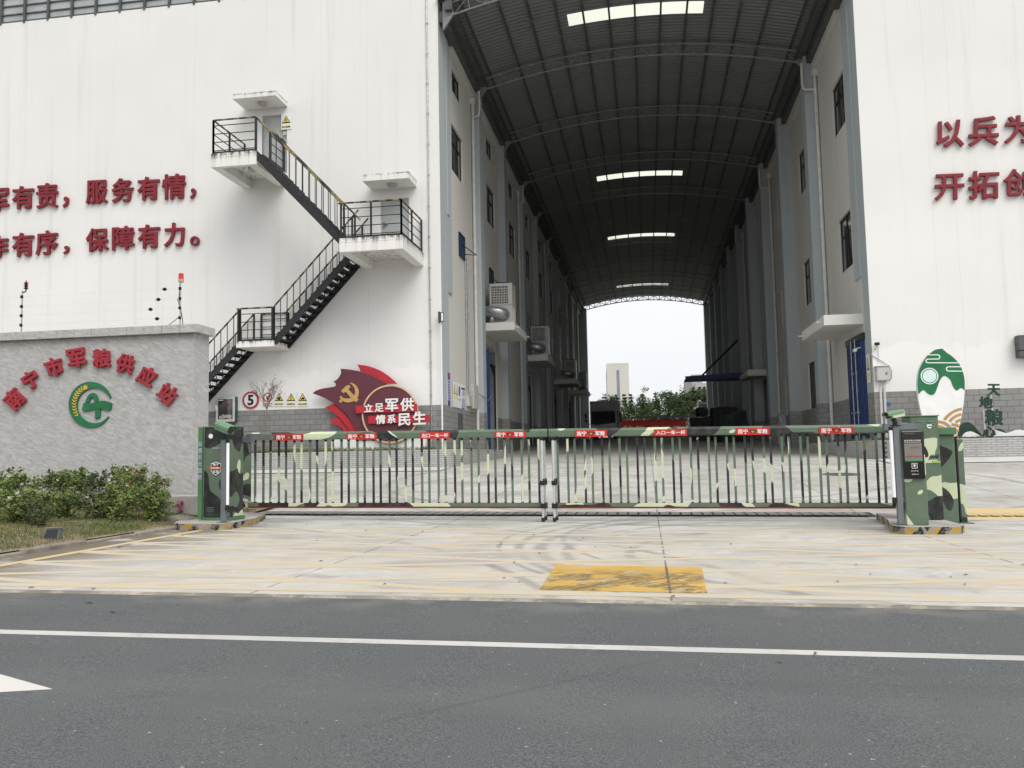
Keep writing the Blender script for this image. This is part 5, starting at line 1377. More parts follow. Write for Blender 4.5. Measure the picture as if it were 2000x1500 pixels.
# small bougainvillea tuft on the block
rr = random.Random(4); q = P(348, 985, 12.2); t = thing('shrub', 'magenta flower tuft hanging beside the concrete block', 'shrub', (q.x, 12.2, .3))
mb = MB(); mb.tube([(q.x - .1, 12.25, .3), (q.x, 12.2, q.z)], [.006, .003], 5); mb.build('stem', M['twig'], t)
mb = MB(); leaves(mb, [(q.x, 12.2, q.z, .07), (q.x + .03, 12.2, q.z - .08, .05), (q.x + .05, 12.2, q.z + .02, .04)], 70, .022, rr); mb.build('flower', pp, t)
# floodlight in the grass
q = P(100, 1049, Z=.17); t = thing('floodlight', 'small dark ground floodlight half sunk in the grass bed', 'floodlight', (q.x, q.y, .12))
mb = MB(); v = [(q.x - .10, q.y - .04, .10), (q.x + .10, q.y - .04, .10), (q.x + .085, q.y + .03, .265), (q.x - .085, q.y + .03, .265)]
v += [(x_, y_ + .07, z_) for x_, y_, z_ in v]; mb.add(v, ((0, 1, 2, 3), (5, 4, 7, 6), (0, 4, 5, 1), (1, 5, 6, 2), (2, 6, 7, 3), (3, 7, 4, 0))); mb.build('housing', M['dark_metal'], t, bevel=.006)
mb = MB(); mb.add([(q.x - .085, q.y - .0425, .113), (q.x + .085, q.y - .0425, .113), (q.x + .072, q.y + .022, .252), (q.x - .072, q.y + .022, .252)], ((0, 1, 2, 3),)); mb.build('lens', M['darkglass'], t)
mb = MB(); mb.box(q.x - .095, q.x + .095, q.y + .02, q.y + .06, .266, .276); mb.build('rim', M['galv'], t)
# litter on the concrete: dry leaves, uncountable bits
rr = random.Random(12); mb = MB()
for _ in range(70):
    x, y = rr.uniform(-5.8, 6), rr.uniform(3.2, 12) if rr.random() < .8 else rr.uniform(14, 22)
    s = rr.uniform(.012, .03); a = rr.random() * 6.28; z = g(x, y) + (.016 if y > 5.85 else .004)
    c_, d_ = math.cos(a) * s, math.sin(a) * s
    mb.add([(x - c_, y - d_, z), (x + d_ * .5, y - c_ * .5, z + .008), (x + c_, y + d_, z + .004), (x - d_ * .5, y + c_ * .5, z + .01)], ((0, 1, 2, 3),))
kind(mb.build('fallen_leaves', M['leaf_dry']), 'stuff')

# bare sapling in the left planter
rr = random.Random(21); bx0, by0 = P(521, 880, 25.0).x, 25.0
t = thing('sapling', 'thin bare sapling with twiggy crown in front of the warning signs', 'tree', (bx0, by0, 1.15))
mb = MB(); z1_ = P(520, 800, by0).z
mb.tube([(bx0 + .03, by0, 1.1), (bx0 - .04, by0, 1.6), (bx0 - .02, by0, z1_ - .3), (bx0, by0, z1_)], [.03, .024, .018, .015], 7); mb.build('trunk', M['bark'], t)
mb = MB(); tips = []
def twig(p, d, L, r, lev):
    e_ = p + d * L; m_ = p.lerp(e_, .5) + Vector((rr.uniform(-.03, .03), rr.uniform(-.03, .03), 0)); mb.tube([p, m_, e_], [r, r * .8, r * .55], 4, cap=False); tips.append(e_)
    if lev > 0:
        for k in range(3 if lev > 2 else 2):
            dd = (d + Vector((rr.uniform(-.75, .75), rr.uniform(-.5, .5), rr.uniform(-.05, .45)))).normalized(); twig(p.lerp(e_, rr.uniform(.45, 1)), dd, L * rr.uniform(.55, .85), r * .62, lev - 1)
top_ = Vector((bx0, by0, z1_))
for dx in (-.55, -.3, .15, .42, .05): twig(top_, Vector((dx, rr.uniform(-.2, .2), .95)).normalized(), .42, .011, 4)
for dx in (-.8, .8): twig(top_ - Vector((0, 0, .75)), Vector((dx, 0, .5)).normalized(), .22, .007, 2)
mb.build('branch', M['twig'], t)
mb = MB(); leaves(mb, [(*rr.choice(tips), .04) for _ in range(30)] + [(bx0 - .17, by0, z1_ - .95, .09), (bx0 + .12, by0, z1_ - 1.15, .10), (bx0 - .05, by0, z1_ - 1.2, .12), (bx0 - .2, by0, z1_ - .75, .05)], 210, .022, rr); mb.build('foliage', simple('dull_leaf', (.10, .10, .06), .8, .3, 20), t)

# ---------------------------------------------------------------- signs before the right facade
GYR = 24.95
z5 = lambda pts: [(1640 + x * .2, 600 + y * .2) for x, y in pts]
t = thing('grain_sign', 'tall rice grain shaped sign in green and white with a pale round sun', 'sign', P(1838, 850, GYR))
og = curve([(1005, 402), (1045, 440), (1100, 478), (1165, 545), (1205, 630), (1222, 720), (1218, 860), (1205, 980), (1180, 1120), (1140, 1280)], 5) + curve([(880, 1300), (810, 1080), (770, 900), (758, 740), (775, 610), (830, 500), (910, 425), (960, 405), (1005, 402)], 5)
MB().prism(poly_px(z5(og), GYR), GYR, GYR + .10).build('panel', M['white'], t)
wave = [(1222, 785)] + curve([(1222, 812), (1185, 788), (1140, 812), (1105, 770), (1080, 710), (1028, 670), (985, 700), (950, 790), (925, 845), (890, 856), (850, 835), (815, 808), (772, 848)], 5)
gr = curve([(768, 848), (760, 740), (777, 612), (832, 503), (912, 428), (960, 409), (1004, 406)], 5)[0:] + curve([(1004, 406), (1044, 444), (1099, 482), (1162, 547), (1202, 632), (1219, 720), (1219, 810)], 5)[1:]
MB().prism(poly_px(z5(gr + wave[2:-1]), GYR), GYR - .012, GYR - .001).build('green_field', M['green_sign'], t)
def ribbon(pts, w, Y, d):
    """flat painted line of width w along photo points on plane Y"""
    mb = MB(); q = [Vector((a.x, 0, a.z)) for a in (P(x, y, Y) for x, y in z5(pts))]; n_ = len(q); rows = []
    for k in range(n_):
        u = (q[min(k + 1, n_ - 1)] - q[max(k - 1, 0)]).normalized(); nn = Vector((-u.z, 0, u.x)) * w / 2
        rows.append((q[k] - nn, q[k] + nn))
    v = [(p.x, Y - d, p.z) for r in rows for p in r] + [(p.x, Y, p.z) for r in rows for p in r]; o_ = 2 * n_; f = []
    for k in range(n_ - 1):
        a, b, c, e_ = 2 * k, 2 * k + 1, 2 * k + 3, 2 * k + 2
        f += [(a, b, c, e_), (a, e_, e_ + o_, a + o_), (b, b + o_, c + o_, c)]
    return mb.add(v, f)
def uturn(cx, cy, r, a0, a1): return [(cx + r * math.cos(R(a0 + (a1 - a0) * k / 8)), cy + r * math.sin(R(a0 + (a1 - a0) * k / 8))) for k in range(9)]
l1 = [(845, 465), (955, 465)] + uturn(957, 486, 20, -90, 90) + [(860, 507)] + uturn(860, 525, 18, -90, -270) + [(1178, 543)]
l2 = [(1195, 582), (1062, 582)] + uturn(1062, 603, 21, -90, -270) + [(1208, 625)]
ribbon(l1, .027, GYR - .013, .008).build('cloud_line', M['white'], t); ribbon(l2, .027, GYR - .013, .008).build('cloud_line', M['white'], t)
q = P(*z5([(875, 673)])[0], GYR)
MB().ring((q.x, q.z), .200, .228, GYR - .022, GYR - .0125, 40).build('sun_ring', M['white'], t); MB().disc((q.x, q.z), .178, GYR - .026, GYR - .0125, 40).build('sun', M['ice'], t)
cs = [((1228, 1236), (246, 196, 146, 98)), ((1092, 1310), (165, 118, 70)), ((962, 1268), (150, 104))]
for ci, ((ccx, ccy), rs) in enumerate(cs):
    for r_ in rs:
        run = []
        for a in range(10, 186, 4):
            x_, y_ = ccx + r_ * math.cos(R(a)), ccy - r_ * math.sin(R(a))
            edge = 1222 - max(0, y_ - 800) * .075 - max(0, y_ - 1080) * .12
            ok = 800 + (y_ - 1080) * .3 < x_ < edge - 8 and y_ < 1290 and x_ > 925 and not any(math.hypot(x_ - o[0][0], y_ - o[0][1]) < o[1][0] + 22 for o in cs[ci + 1:])
            if ok: run.append((x_, y_))
            elif len(run) > 1: ribbon(run, .072, GYR - .002, .010).build('field_arc', M['valley_gold'], t); run = []
        if len(run) > 1: ribbon(run, .072, GYR - .002, .010).build('field_arc', M['valley_gold'], t)
# little hills and the four standing characters
t = thing('hill_board', 'low cut out board of dark green and white hills on the planter', 'sign', P(1930, 855, GYR + .05))
y_ = GYR + .06
hb = curve([(1862, 858), (1870, 838), (1880, 827), (1890, 824.5), (1900, 829), (1912, 843), (1921, 850), (1938, 846), (1950, 837), (1962, 842), (1975, 852), (1990, 858)], 4)
MB().prism(poly_px(hb + [(1990, 862), (1862, 862)], y_), y_, y_ + .03).build('green_hill', M['dark_green_letter'], t)
hw = curve([(1878, 855), (1884, 846), (1896, 842.5), (1908, 847), (1920, 852), (1932, 848), (1942, 839.5), (1955, 843), (1968, 845.5), (1984, 840), (2000, 840.5), (2020, 848), (2040, 852), (2060, 846)], 4)
MB().prism(poly_px(hw + [(2060, 859), (1878, 859)], y_ - .06), y_ - .06, y_ - .04).build('white_hill', M['white'], t)
a, b = P(1862, 857, y_ - .08), P(2060, 857, y_ - .08); MB().box(a.x, b.x, 24.9, 25.1, 1.19, 1.235).build('base_rail', M['dark_metal'], t)
t = thing('character_sign', 'four dark green standing characters on two thin white poles', 'sign', P(1935, 855, GYR - .05))
for ch, x0, y0, x1, y1 in (('天', 1927, 750, 1953, 773.5), ('地', 1911.5, 774, 1938, 798), ('粮', 1922.5, 799, 1959, 832.5), ('心', 1919, 832, 1944, 854)):
    write_px(MB(), ch, x0, y0, x1, y1, GYR - .08, .06, .03).build('character', M['dark_green_letter'], t)
for x_, ya, yb in ((1938.5, 770, 842), (1923, 796, 842)):
    a, b = P(x_, ya, GYR - .03), P(x_ + 1.5, yb, GYR - .03); mb = MB(); mb.tube([(b.x, b.y, 1.2), (b.x, a.y, a.z)], .024, 8); mb.build('pole', M['white'], t)
# dark grey letter fragment at the picture edge
t = thing('wall_ornament', 'dark grey stepped ornament of three bars at the right photo edge', 'ornament', P(2005, 690, FY - .1))
for ya, yb, x_ in ((655, 668.5, 1987), (671, 682, 1988.5), (686, 696, 1989.5)):
    a, b = P(x_, ya, FY - .25), P(2060, yb, FY - .25); MB().box(a.x, b.x, FY - .30, FY - .02, b.z, a.z).build('bar', M['dark_metal'], t, bevel=.01)
a, b = P(1995, 657, FY - .2), P(2060, 694, FY - .2); MB().box(a.x, b.x, FY - .2, FY - .03, b.z, a.z).build('core', M['dark_metal'], t)

# ---------------------------------------------------------------- small fittings on walls
q = P(1711.5, 716, FY - .2); q2 = P(1737, 743, FY - .2)
t = thing('junction_box', 'grey enamel junction box on the right facade with looping cable', 'electric box', (q.x, FY, q2.z))
MB().box(q.x, q2.x, FY - .2, FY - .004, q2.z, q.z).build('case', M['greybox'], t, bevel=.008)
MB().box(q.x + .03, q2.x - .015, FY - .212, FY - .201, q2.z + .02, q.z - .03).build('door', M['greybox'], t, bevel=.004)
MB().box(q.x - .02, q2.x + .02, FY - .23, FY - .003, q.z + .001, q.z + .018).build('hood', M['greybox'], t)
MB().box(q2.x - .09, q2.x - .05, FY - .222, FY - .2125, (q.z + q2.z) / 2 - .03, (q.z + q2.z) / 2 + .03).build('lock', M['dark_metal'], t)
mb = MB(); mb.tube([P(1701, 692, FY - .03), P(1712, 698, FY - .03), P(1735, 713, FY - .04), P(1741, 724, FY - .05), P(1741, 738, FY - .05), P(1736, 744, FY - .05)], .016, 6); mb.build('cable', M['galv'], t)
for x_ in (1719.5, 1727): mb = MB(); a, b = P(x_, 757, FY - .03), P(x_ + 3.5, 840, FY - .03); mb.tube([(a.x, FY - .035, a.z), (b.x, FY - .035, .9)], .036, 8); mb.tube([(a.x, FY - .035, a.z), (a.x, FY - .035, q2.z)], .014, 6); mb.build('conduit', M['pipe'], t)
q = P(1713, 673, FY - .15)
t = thing('security_camera', 'small dark camera on a bracket above the grey junction box', 'camera', (q.x, FY, q.z - .3))
mb = MB(); mb.box(q.x - .06, q.x + .06, FY - .22, FY - .08, q.z - .02, q.z + .06); mb.build('housing', M['black'], t, bevel=.008)
mb = MB(); mb.tube([(q.x, FY - .12, q.z - .02), (q.x - .03, FY - .1, q.z - .12), (q.x - .03, FY - .005, q.z - .13)], .02, 8); mb.tube([(q.x + .06, FY - .03, q.z), (q.x + .055, FY - .03, q.z - .5)], .012, 6); mb.build('bracket', M['pipe'], t)
q = P(1683, 681, X=6.6); t = thing('wall_camera', 'white dome camera arm on the blue container door jamb', 'camera', (6.6, q.y, q.z))
mb = MB(); mb.tube([(6.64, q.y, q.z + .05), (6.45, q.y - .1, q.z), (6.38, q.y - .1, q.z - .06)], .025, 8); mb.build('arm', M['pipe'], t); mb = MB(); mb.tube([(6.36, q.y - .22, q.z - .06), (6.38, q.y + .02, q.z - .05)], [.05, .055], 12); mb.build('housing', M['pipe'], t)
q = P(1734, 789, FY); tag(MB().box(q.x - .07, q.x + .07, FY - .025, FY - .0125, q.z - .05, q.z + .05).build('blue_tag', M['sign_blue']), 'tiny blue plate on the grey tiles beside the white conduits', 'plate')
# warning sign on the right jamb and posters on the left passage wall (these face the passage)
def board_x(name, lab, cat, X, ya, yb, za, zb, parts):
    t = thing(name, lab, cat, (X, ya, za)); s = 1 if X < 0 else -1
    MB().box(*sorted((X + s * .004, X + s * .018)), ya, yb, za, zb).build('board', M['white'], t)
    for nm, u0, u1, v0, v1, m_, d in parts:
        if nm == 'triangle':
            q = [(ya + (yb - ya) * u, za + (zb - za) * v) for u, v in ((u0, v0), (u1, v0), ((u0 + u1) / 2, v1))]
            MB().prism(q, X + s * .0185, X + s * (.019 + d), axis='x').build(nm, m_, t)
        elif nm == 'disc':
            cy, cz = ya + (yb - ya) * (u0 + u1) / 2, za + (zb - za) * (v0 + v1) / 2
            q = [(cy + (yb - ya) * (u1 - u0) / 2 * math.cos(k * .314), cz + (zb - za) * (v1 - v0) / 2 * math.sin(k * .314)) for k in range(20)]
            MB().prism(q, X + s * .0185, X + s * (.019 + d), axis='x').build(nm, m_, t)
        else: MB().box(*sorted((X + s * .0185, X + s * (.019 + d))), ya + (yb - ya) * u0, ya + (yb - ya) * u1, za + (zb - za) * v0, za + (zb - za) * v1).build(nm, m_, t)
    return t
XP = -6.385
lines = lambda n, u0, u1, v0, v1, m_: [('text_line', u0, u1 - (.08 if k % 2 else 0), v0 + (v1 - v0) * k / n, v0 + (v1 - v0) * (k + .5) / n, m_, .004) for k in range(n)]
board_x('poster', 'tall blue and lilac notice poster nearest the passage corner', 'poster', -6.325, 26.98, 27.38, 2.63, 3.70,
        [('blue_field', 0, 1, 0, 1, M['poster_blue'], .001), ('red_header', .15, .85, .86, .95, M['sign_red'], .003), ('pale_field', .1, .94, .16, .80, M['poster_pale'], .003)] + lines(7, .25, .85, .2, .78, M['poster_blue']))
board_x('warning_sign', 'white board with two yellow warning triangles and one blue disc in the passage', 'sign', XP, 28.1, 29.25, 2.64, 3.50,
        [('triangle', .05, .28, .52, .92, M['black'], .001), ('triangle', .38, .62, .50, .90, M['black'], .001), ('triangle', .09, .24, .55, .84, M['sign_yellow'], .004), ('triangle', .42, .58, .53, .82, M['sign_yellow'], .004),
         ('disc', .70, .95, .48, .90, M['sign_blue'], .002), ('text_strip', .05, .28, .33, .43, M['sign_yellow2'], .002), ('text_strip', .38, .62, .31, .41, M['sign_yellow2'], .002), ('text_strip', .72, .94, .29, .39, M['poster_pale'], .002)])
board_x('poster', 'white poster with maroon header beside the grey junction box', 'poster', XP, 29.32, 29.98, 2.62, 3.50,
        [('red_header', .05, .95, .80, .88, M['maroon'], .002), ('pale_field', .3, .9, .55, .76, M['poster_pale'], .002), ('grey_field', .06, .94, .06, .46, M['poster_pale'], .002), ('red_header', .06, .94, .02, .055, M['maroon'], .002)])
board_x('warning_sign', 'narrow yellow warning sign on the right passage jamb beside blue door', 'sign', 6.622, 26.62, 26.98, 2.92, 3.78,
        [('triangle', .1, .9, .45, .92, M['black'], .001), ('triangle', .24, .76, .50, .82, M['sign_yellow'], .004), ('text_strip', .1, .9, .14, .32, M['sign_yellow2'], .002)])
# electric box with conduits on the left passage wall
t = thing('junction_box', 'pale grey junction box hanging on the left passage rain pipe', 'electric box', (-6.39, 30.6, 2.5))
MB().box(-6.395, -6.22, 30.9, 31.75, 2.72, 3.62).build('case', M['greybox'], t, bevel=.008)
MB().box(-6.395, -6.27, 30.25, 30.85, 2.78, 3.18).build('case', M['greybox'], t, bevel=.008)
for yy in (30.4, 30.75): mb = MB(); mb.tube([(-6.36, yy, 3.18), (-6.36, yy, 8.3)], .024, 8); mb.build('conduit', M['galv'], t)
mb = MB(); mb.tube([(-6.2, 31.7, 3.3), (-6.05, 32.2, 3.2), (-6.0, 32.6, 3.1), (-6.0, 33.0, 3.3)], .014, 6); mb.build('cable', M['galv'], t)
tag(MB().box(-6.37, -6.32, 28.86, 29.36, 1.16, 2.46).build('leaning_board', M['dark_metal'], bevel=.004), 'narrow dark grey board leaning on the left passage plinth', 'board')
q = P(871, 625, 26.9); t = thing('lamp_pole', 'thin white pole with a small square lamp at the left passage corner', 'lamp', (q.x, 26.2, 1.15))
mb = MB(); mb.tube([(q.x, 26.2, 1.1), (q.x, 26.2, q.z - .15)], .028, 8); mb.build('pole', M['white'], t)
mb = MB(); mb.box(q.x - .07, q.x - .02, 26.1, 26.3, q.z - .2, q.z + .15); mb.box(q.x + .02, q.x + .10, 26.12, 26.16, q.z - .18, q.z + .13); mb.box(q.x - .02, q.x + .02, 26.12, 26.28, q.z - .14, q.z - .10); mb.build('lamp_head', M['dark_metal'], t); mb = MB(); mb.box(q.x + .03, q.x + .09, 26.112, 26.119, q.z - .15, q.z + .10); mb.build('lamp_glass', M['white'], t)

# ---------------------------------------------------------------- air conditioners on the canopies
def aircon(lab, x0, x1, ya, yb, z0, z1):
    t = thing('air_conditioner', lab, 'air conditioner', (x0, ya, z0), 'air conditioners on the left canopies')
    w = x1 - x0; zm = z0 + (z1 - z0) * .47
    mb = MB(); mb.box(x0, x1, ya + .02, yb, z0 + .05, zm - .012); mb.box(x0, x1, ya + .06, yb, zm + .012, z1 - .03); mb.box(x0 - .01, x1 + .01, ya, yb + .01, z1 - .0299, z1); mb.box(x0, x1, ya + .03, yb, zm - .0119, zm + .0119)
    mb.box(x0, x1, ya, ya + .0599, zm + .012, zm + .06); mb.box(x0, x1, ya, ya + .0599, z1 - .11, z1 - .0301); mb.box(x0, x0 + .07, ya, ya + .0599, zm + .06, z1 - .11); mb.box(x1 - .18, x1, ya, ya + .0599, zm + .06, z1 - .11)
    mb.build('casing', M['greybox'], t)
    mb = MB(); mb.box(x0 + .071, x1 - .181, ya + .05, ya + .0598, zm + .061, z1 - .111); o = mb.build('grille', M['black'], t)
    mb = MB(); ga, gb, gc, gd = x0 + .07, x1 - .18, zm + .06, z1 - .11
    for k in range(1, 10): xx = ga + (gb - ga) * k / 10; mb.box(xx - .012, xx + .012, ya + .012, ya + .03, gc, gd)
    for k in range(1, 7): zz = gc + (gd - gc) * k / 7; mb.box(ga, gb, ya + .0301, ya + .045, zz - .013, zz + .013)
    mb.build('grille_bars', M['greybox'], o)
    mb = MB(); zc = z0 + (z1 - z0) * .27
    mb.tube([(x0 + w * .62, ya + .02, zc - .05), (x0 + w * .6, ya - .12, zc - .04), (x0 + w * .42, ya - .26, zc), (x0 + w * .15, ya - .26, zc + .05), (x0 - .25, ya - .2, zc + .08)], [.25, .25, .235, .22, .21], 18); mb.tube([(x0 + .12, ya - .25, zc - .1), (x0 + .12, ya - .25, zc - .42)], .09, 12)
    mb.build('duct', M['galv'], t, smooth=True)
    mb = MB(); mb.box(x0 + .03, x1 - .03, ya + .05, yb - .03, z0, z0 + .05); mb.build('base_frame', M['dark_metal'], t)
    mb = MB(); mb.tube([(x0 + w / 2, (ya + yb) / 2, z1), (x0 + w / 2, (ya + yb) / 2, z1 + .07)], .34, 24); mb.build('fan_cowl', M['black'], t)
    mb = MB(); mb.box(x1 + .001, x1 + .012, ya + .15, ya + .8, z0 + .1, zm - .1); mb.build('side_panel', M['white'], t)
for lab, x0, x1, y, z0, z1 in (('nearest rooftop style air conditioner with silver duct on the first canopy', -6.13, -5.21, 34.0, 6.275, 7.97), ('second air conditioner along the left passage wall, black duct elbow', -5.98, -5.08, 45.6, 6.285, 7.90),
                               ('third air conditioner along the left passage wall, above the truck', -5.62, -4.85, 61.2, 6.285, 7.72), ('farthest air conditioner, seen against the sky at the passage end', -5.5, -4.82, 72.0, 6.285, 7.75)):
    aircon(lab, x0, x1, y, y + .95, z0, z1)

# ---------------------------------------------------------------- things standing inside the passage
TY = 60.0; gz = g(-2.9, TY)
t = thing('box_truck', 'dark grey box truck facing the camera inside the passage', 'truck', (-2.92, TY, gz))
tx0, tx1 = -3.95, -1.92; zt_ = P(1180, 783, TY + 1.6).z
mb = MB(); mb.box(tx0, tx1, TY + 1.6, TY + 6.5, gz + .85, zt_); mb.box(tx0, tx1, TY + 1.57, TY + 1.6, zt_ - .10, zt_ - .03)
for k in range(24): xx = tx0 + .1 + (tx1 - tx0 - .2) * k / 23; mb.box(xx - .012, xx + .012, TY + 1.575, TY + 1.5999, zt_ - .17, zt_ - .1001)
for xx in (tx0 + .02, tx1 - .08): mb.box(xx, xx + .06, TY + 1.55, TY + 1.5999, gz + .9, zt_ - .2)
mb.build('cargo_box', M['cargo'], t)
mb = MB(); cz = gz
mb.prism([(TY, cz + .5), (TY - .02, cz + 1.05), (TY + .18, cz + 1.95), (TY + .45, cz + 2.12), (TY + 1.5, cz + 2.15), (TY + 1.5, cz + .5)], tx0 + .12, tx1 - .12, axis='x'); mb.build('cab', M['truckpaint'], t, bevel=.03)
mb = MB(); mb.add([(tx0 + .17, TY - .03, cz + 1.10), (tx0 + .42, TY - .035, cz + .98), (tx1 - .42, TY - .035, cz + .98), (tx1 - .17, TY - .03, cz + 1.10), (tx1 - .2, TY + .16, cz + 1.95), (tx0 + .2, TY + .16, cz + 1.95)], ((0, 1, 2, 3, 4, 5),)); mb.build('windscreen', M['darkglass'], t)
mb = MB(); mb.box(tx0 + .14, tx1 - .14, TY - .12, TY - .021, cz + .42, cz + .72); mb.build('bumper', M['dark_metal'], t, bevel=.02)
for s, x_ in ((-1, tx0 + .14), (1, tx1 - .14)):
    mb = MB(); mb.box(x_ - .14 if s > 0 else x_ + .02, x_ - .02 if s > 0 else x_ + .14, TY - .03, TY - .005, cz + .78, cz + .92); mb.build('headlight', M['glass'], t)
    mb = MB(); mb.tube([(x_, TY + .05, cz + 1.9), (x_ + s * .32, TY - .1, cz + 1.88), (x_ + s * .32, TY - .1, cz + 1.1), (x_, TY, cz + 1.05)], .018, 6); mb.box(x_ + s * .32 - .08, x_ + s * .32 + .08, TY - .14, TY - .06, cz + 1.45, cz + 1.8); mb.box(x_ + s * .32 - .08, x_ + s * .32 + .08, TY - .14, TY - .06, cz + 1.2, cz + 1.38); mb.build('mirror', M['black'], t)
    for yy in (TY + .75, TY + 4.9):
        mb = MB(); xx = x_ - s * .14; mb.tube([(xx - .11, yy, cz + .38), (xx + .11, yy, cz + .38)], .38, 20); o = mb.build('wheel', M['black'], t); mb = MB(); mb.tube([(xx - .12, yy, cz + .38), (xx + .12, yy, cz + .38)], .2, 14); mb.build('rim', M['galv'], o)
RY = 92.0; gz = g(0, RY)
t = thing('screen_wall', 'long red garden wall with dark coping closing the far end of passage', 'wall', (.5, RY, gz))
a, b = P(1205, 818, RY), P(1339, 818, RY); MB().box(a.x, b.x, RY, RY + .25, gz + .35, P(1270, 820, RY).z).build('wall_panel', M['redwall'], t)
a2, b2 = P(1203, 817, RY), P(1355, 816, RY); MB().box(a2.x, b2.x, RY - .15, RY + .4, a2.z - .06, a2.z + .10).build('coping', M['dark_metal'], t)
MB().box(P(1138, 850, RY).x, b2.x, RY - .25, RY - .01, gz - .05, gz + .55).build('planting_trough', simple('mossy_trough', (.075, .06, .045), .9, .4, 2), t)
rr = random.Random(5)
for x_ in (1222, 1232, 1246, 1254, 1276, 1283, 1297, 1303, 1319, 1326):
    q = P(x_, 833, RY - .05); mb = MB()
    mb.prism([(q.x - .2, q.z - .25), (q.x - .22, q.z + rr.uniform(0, .08)), (q.x - .05, q.z + rr.uniform(.02, .14)), (q.x + .08, q.z + rr.uniform(-.02, .06)), (q.x + .2, q.z + rr.uniform(.0, .1)), (q.x + .12, q.z - .2)], RY - .05, RY - .012); mb.build('gilt_relief', M['gold'], t)
# tarpaulin covered stacks on the right
rr = random.Random(14)
def lump(name, lab, cat, x0, x1, y0, y1, z0, z1, mat_, amp, seed):
    n = 9; mb = MB(); o_ = random.Random(seed).random() * 50
    def pt(u, v, w): 
        p = Vector((x0 + (x1 - x0) * u, y0 + (y1 - y0) * v, z0 + (z1 - z0) * w)); k = mnoise.noise_vector((p.x * 1.3 + o_, p.y * 1.3, p.z * 1.3)) * amp
        k.z = k.z if w > 0 else 0
        return p + k
    faces = []
    for fn in (lambda i, j: (i, 0, j), lambda i, j: (i, 1, j), lambda i, j: (0, i, j), lambda i, j: (1, i, j), lambda i, j: (i, j, 1)):
        mb.add([pt(*fn(i / n, j / n)) for j in range(n + 1) for i in range(n + 1)], [(j * (n + 1) + i, j * (n + 1) + i + 1, (j + 1) * (n + 1) + i + 1, (j + 1) * (n + 1) + i) for j in range(n) for i in range(n)])
    return tag(mb.build(name, mat_, smooth=True), lab, cat)
gz = g(3.5, 50)
for lab, x0, x1, za, zb, y in (('lowest dark tarpaulin covered stack reaching farthest towards the red wall', 1350, 1405, 862, 815, 51), ('dark covered bundle piled on top beside the passage mouth', 1362, 1383, 812, 798, 51.5), ('tall dark covered stack beside the right passage wall', 1390, 1412, 862, 797, 50), ('broad dark covered stack in front of the dim right doorway', 1404, 1458, 864, 806, 47), ('upper dark bundle lying on the broad stack', 1416, 1440, 806, 794, 47.5)):
    a, b = P(x0, zb, y), P(x1, zb, y); zlo = P(x0, za, y).z if za < 850 else g(a.x, y); lump('covered_stack', lab, 'stack', a.x, b.x, y, y + 1.4, zlo, a.z, M['tarp'], .16, x0)
a, b = P(1520, 811, 39.0), P(1534, 811, 39.0); lump('wrapped_bale', 'crumpled grey plastic wrapped bale on end beside the right pilaster', 'bale', a.x, b.x, 39.0, 39.5, g(5.9, 39), a.z, M['plasticwrap'], .14, 3)
# blue awning with tie rod
AY = 55.0
t = thing('awning', 'dark blue steel awning with a slanting tie rod on the right', 'awning', (5.9, AY, 5.4))
a, b = P(1338, 741, AY), P(1446, 741, AY)
mb = MB(); mb.prism([(a.x, 5.72), (a.x + .12, 5.40), (6.2, 5.52), (6.2, 5.86)], AY, AY + .12); mb.box(a.x + .06, 6.2, AY + .121, AY + 3, 5.58, 5.66); mb.build('canopy_sheet', M['bluesteel'], t)
mb = MB(); q, q2 = P(1372, 731, AY), P(1441, 664, AY); mb.tube([(q.x, AY + .2, q.z - .05), (q2.x, AY + .2, q2.z)], .06, 8); mb.build('tie_rod', M['black'], t)

# ---------------------------------------------------------------- beyond the passage: trees and towers
def tree(x, y, h, r, lab, seed):
    rr = random.Random(seed); z = 2.1
    t = thing('tree', lab, 'tree', (x, y, z), 'trees beyond the passage')
    mb = MB(); mb.tube([(x, y, z - .3), (x + rr.uniform(-.1, .1), y, z + h * .3), (x + rr.uniform(-.2, .2), y, z + h * .75)], [.14, .11, .05], 7)
    cl = []
    for k in range(11):
        a = rr.random() * 6.283; zz = z + h * rr.uniform(.28, .95); rad = r * rr.uniform(.3, 1.0) * (1.15 - .75 * max(0, (zz - z) / h - .35))
        c_ = Vector((x + rad * math.cos(a), y + rad * math.sin(a), zz)); mb.tube([(x, y, z + h * rr.uniform(.15, .5)), c_], [.05, .015], 5)
        for q in range(5): cl.append((c_.x + rr.gauss(0, .42), c_.y + rr.gauss(0, .42), c_.z + rr.gauss(0, .36), rr.uniform(.3, .6)))
    for k in range(5):
        sx = x + rr.gauss(0, r * .4)
        for q in range(4): cl.append((sx + rr.gauss(0, .06), y, z + h * (.80 + .065 * q), .24 - .04 * q))
    mb.build('trunk', M['bark'], t)
    mb = MB(); leaves(mb, cl, 5200, .10, rr, .6); mb.build('crown', M['leaf_tree'], t)
names = ['bushy tree directly behind the truck, below the cream tower', 'tree right of the truck with one pointed top beside the tower', 'low rounded tree behind the left end of the red wall', 'low tree behind the middle of the red wall', 'tallest slim topped tree in the middle of the far row', 'full round tree right of the middle of the far row', 'low tree left of the blue awning tip', 'tall slim tree below the blue awning tip', 'dense tree at the right end of the far row', 'tree half hidden by the right passage wall', 'tree hidden low behind the parked truck', 'small tree farther back behind the red wall']
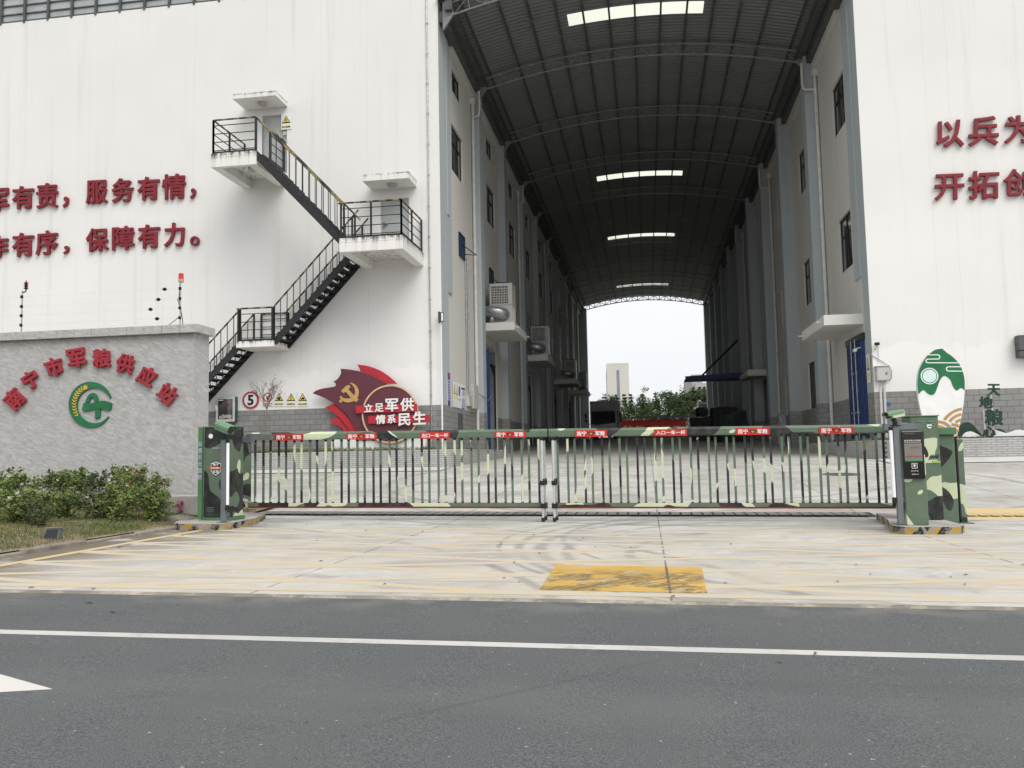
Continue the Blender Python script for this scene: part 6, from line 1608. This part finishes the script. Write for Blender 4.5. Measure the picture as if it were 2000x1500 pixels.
for k, (px, top_, y, r) in enumerate([(1214, 778, 104, 2.3), (1233, 771, 104, 2.1), (1254, 784, 101, 2.4), (1270, 780, 106, 2.4), (1303, 768, 102, 2.3), (1318, 777, 100, 2.4), (1332, 784, 105, 2.2), (1345, 765, 101, 1.5), (1368, 757, 101, 2.2), (1386, 762, 103, 2.4), (1192, 776, 108, 1.5), (1288, 788, 112, 2.4)]):
    q = P(px, top_, y); tree(q.x, y, q.z - 2.1, r, names[k], 70 + k)
M['far'] = simple('pale_far_render', (.44, .42, .40), .85, .05, .1)
def tower(name, lab, p0, p1, base, Y, depth, strips, wallm=M['tower']):
    a, b = P(*p0, Y), P(*p1, Y); t = thing('tower_block', lab, 'building', ((a.x + b.x) / 2, Y, 0))
    k_ = .05; foot = [(a.x, Y), (b.x, Y + (b.x - a.x) * k_), (b.x - depth * k_, Y + depth), (a.x - depth * k_, Y + depth - (b.x - a.x) * k_)]
    MB().prism(foot, -1, a.z, axis='z').build('wall', wallm, t)
    MB().prism([(x * 1.0, y) for x, y in foot], a.z + .01, a.z + .6, axis='z').build('parapet', wallm, t)
    for x0, x1, y0 in strips:
        q, q2 = P(x0, y0, Y), P(x1, y0, Y); yq = lambda v: Y + (v - a.x) * k_ - .06; MB().prism([(q.x, yq(q.x)), (q2.x, yq(q2.x)), (q2.x, yq(q2.x) + .05), (q.x, yq(q.x) + .05)], 3, q.z, axis='z').build('window', M['tower_glass'], t)
    return t
t = tower('tower', 'cream tower with one tall blue window strip, beyond the trees', (1184.5, 714), (1227.5, 712), 0, 240, 40, [(1204, 1209.5, 723)])
a = P(1184.5, 714, 240); MB().prism([(a.x - .12, 242), (a.x - 1.42, 268), (a.x - 1.48, 268), (a.x - .18, 242)], 8, a.z - 2, axis='z').build('window', M['tower_glass'], t)
t = tower('tower', 'distant pale apartment tower with balconies under the blue awning', (1351, 735), (1372, 735), 0, 300, 30, [(1363, 1366, 738)], M['far'])
a = P(1351, 735, 300)
for k in range(int((a.z - 9) / 1.9)): MB().box(a.x - .6, a.x + 1.0, 298.9, 299.9, 7 + k * 1.9, 7.9 + k * 1.9).build('balcony', M['tower_glass'], t)
t = tower('tower', 'lower pale apartment block beside the distant balcony tower', (1358, 752), (1388, 752), 0, 270, 20, [(1362, 1364, 756), (1368, 1370, 756), (1374, 1377, 756)], M['far'])
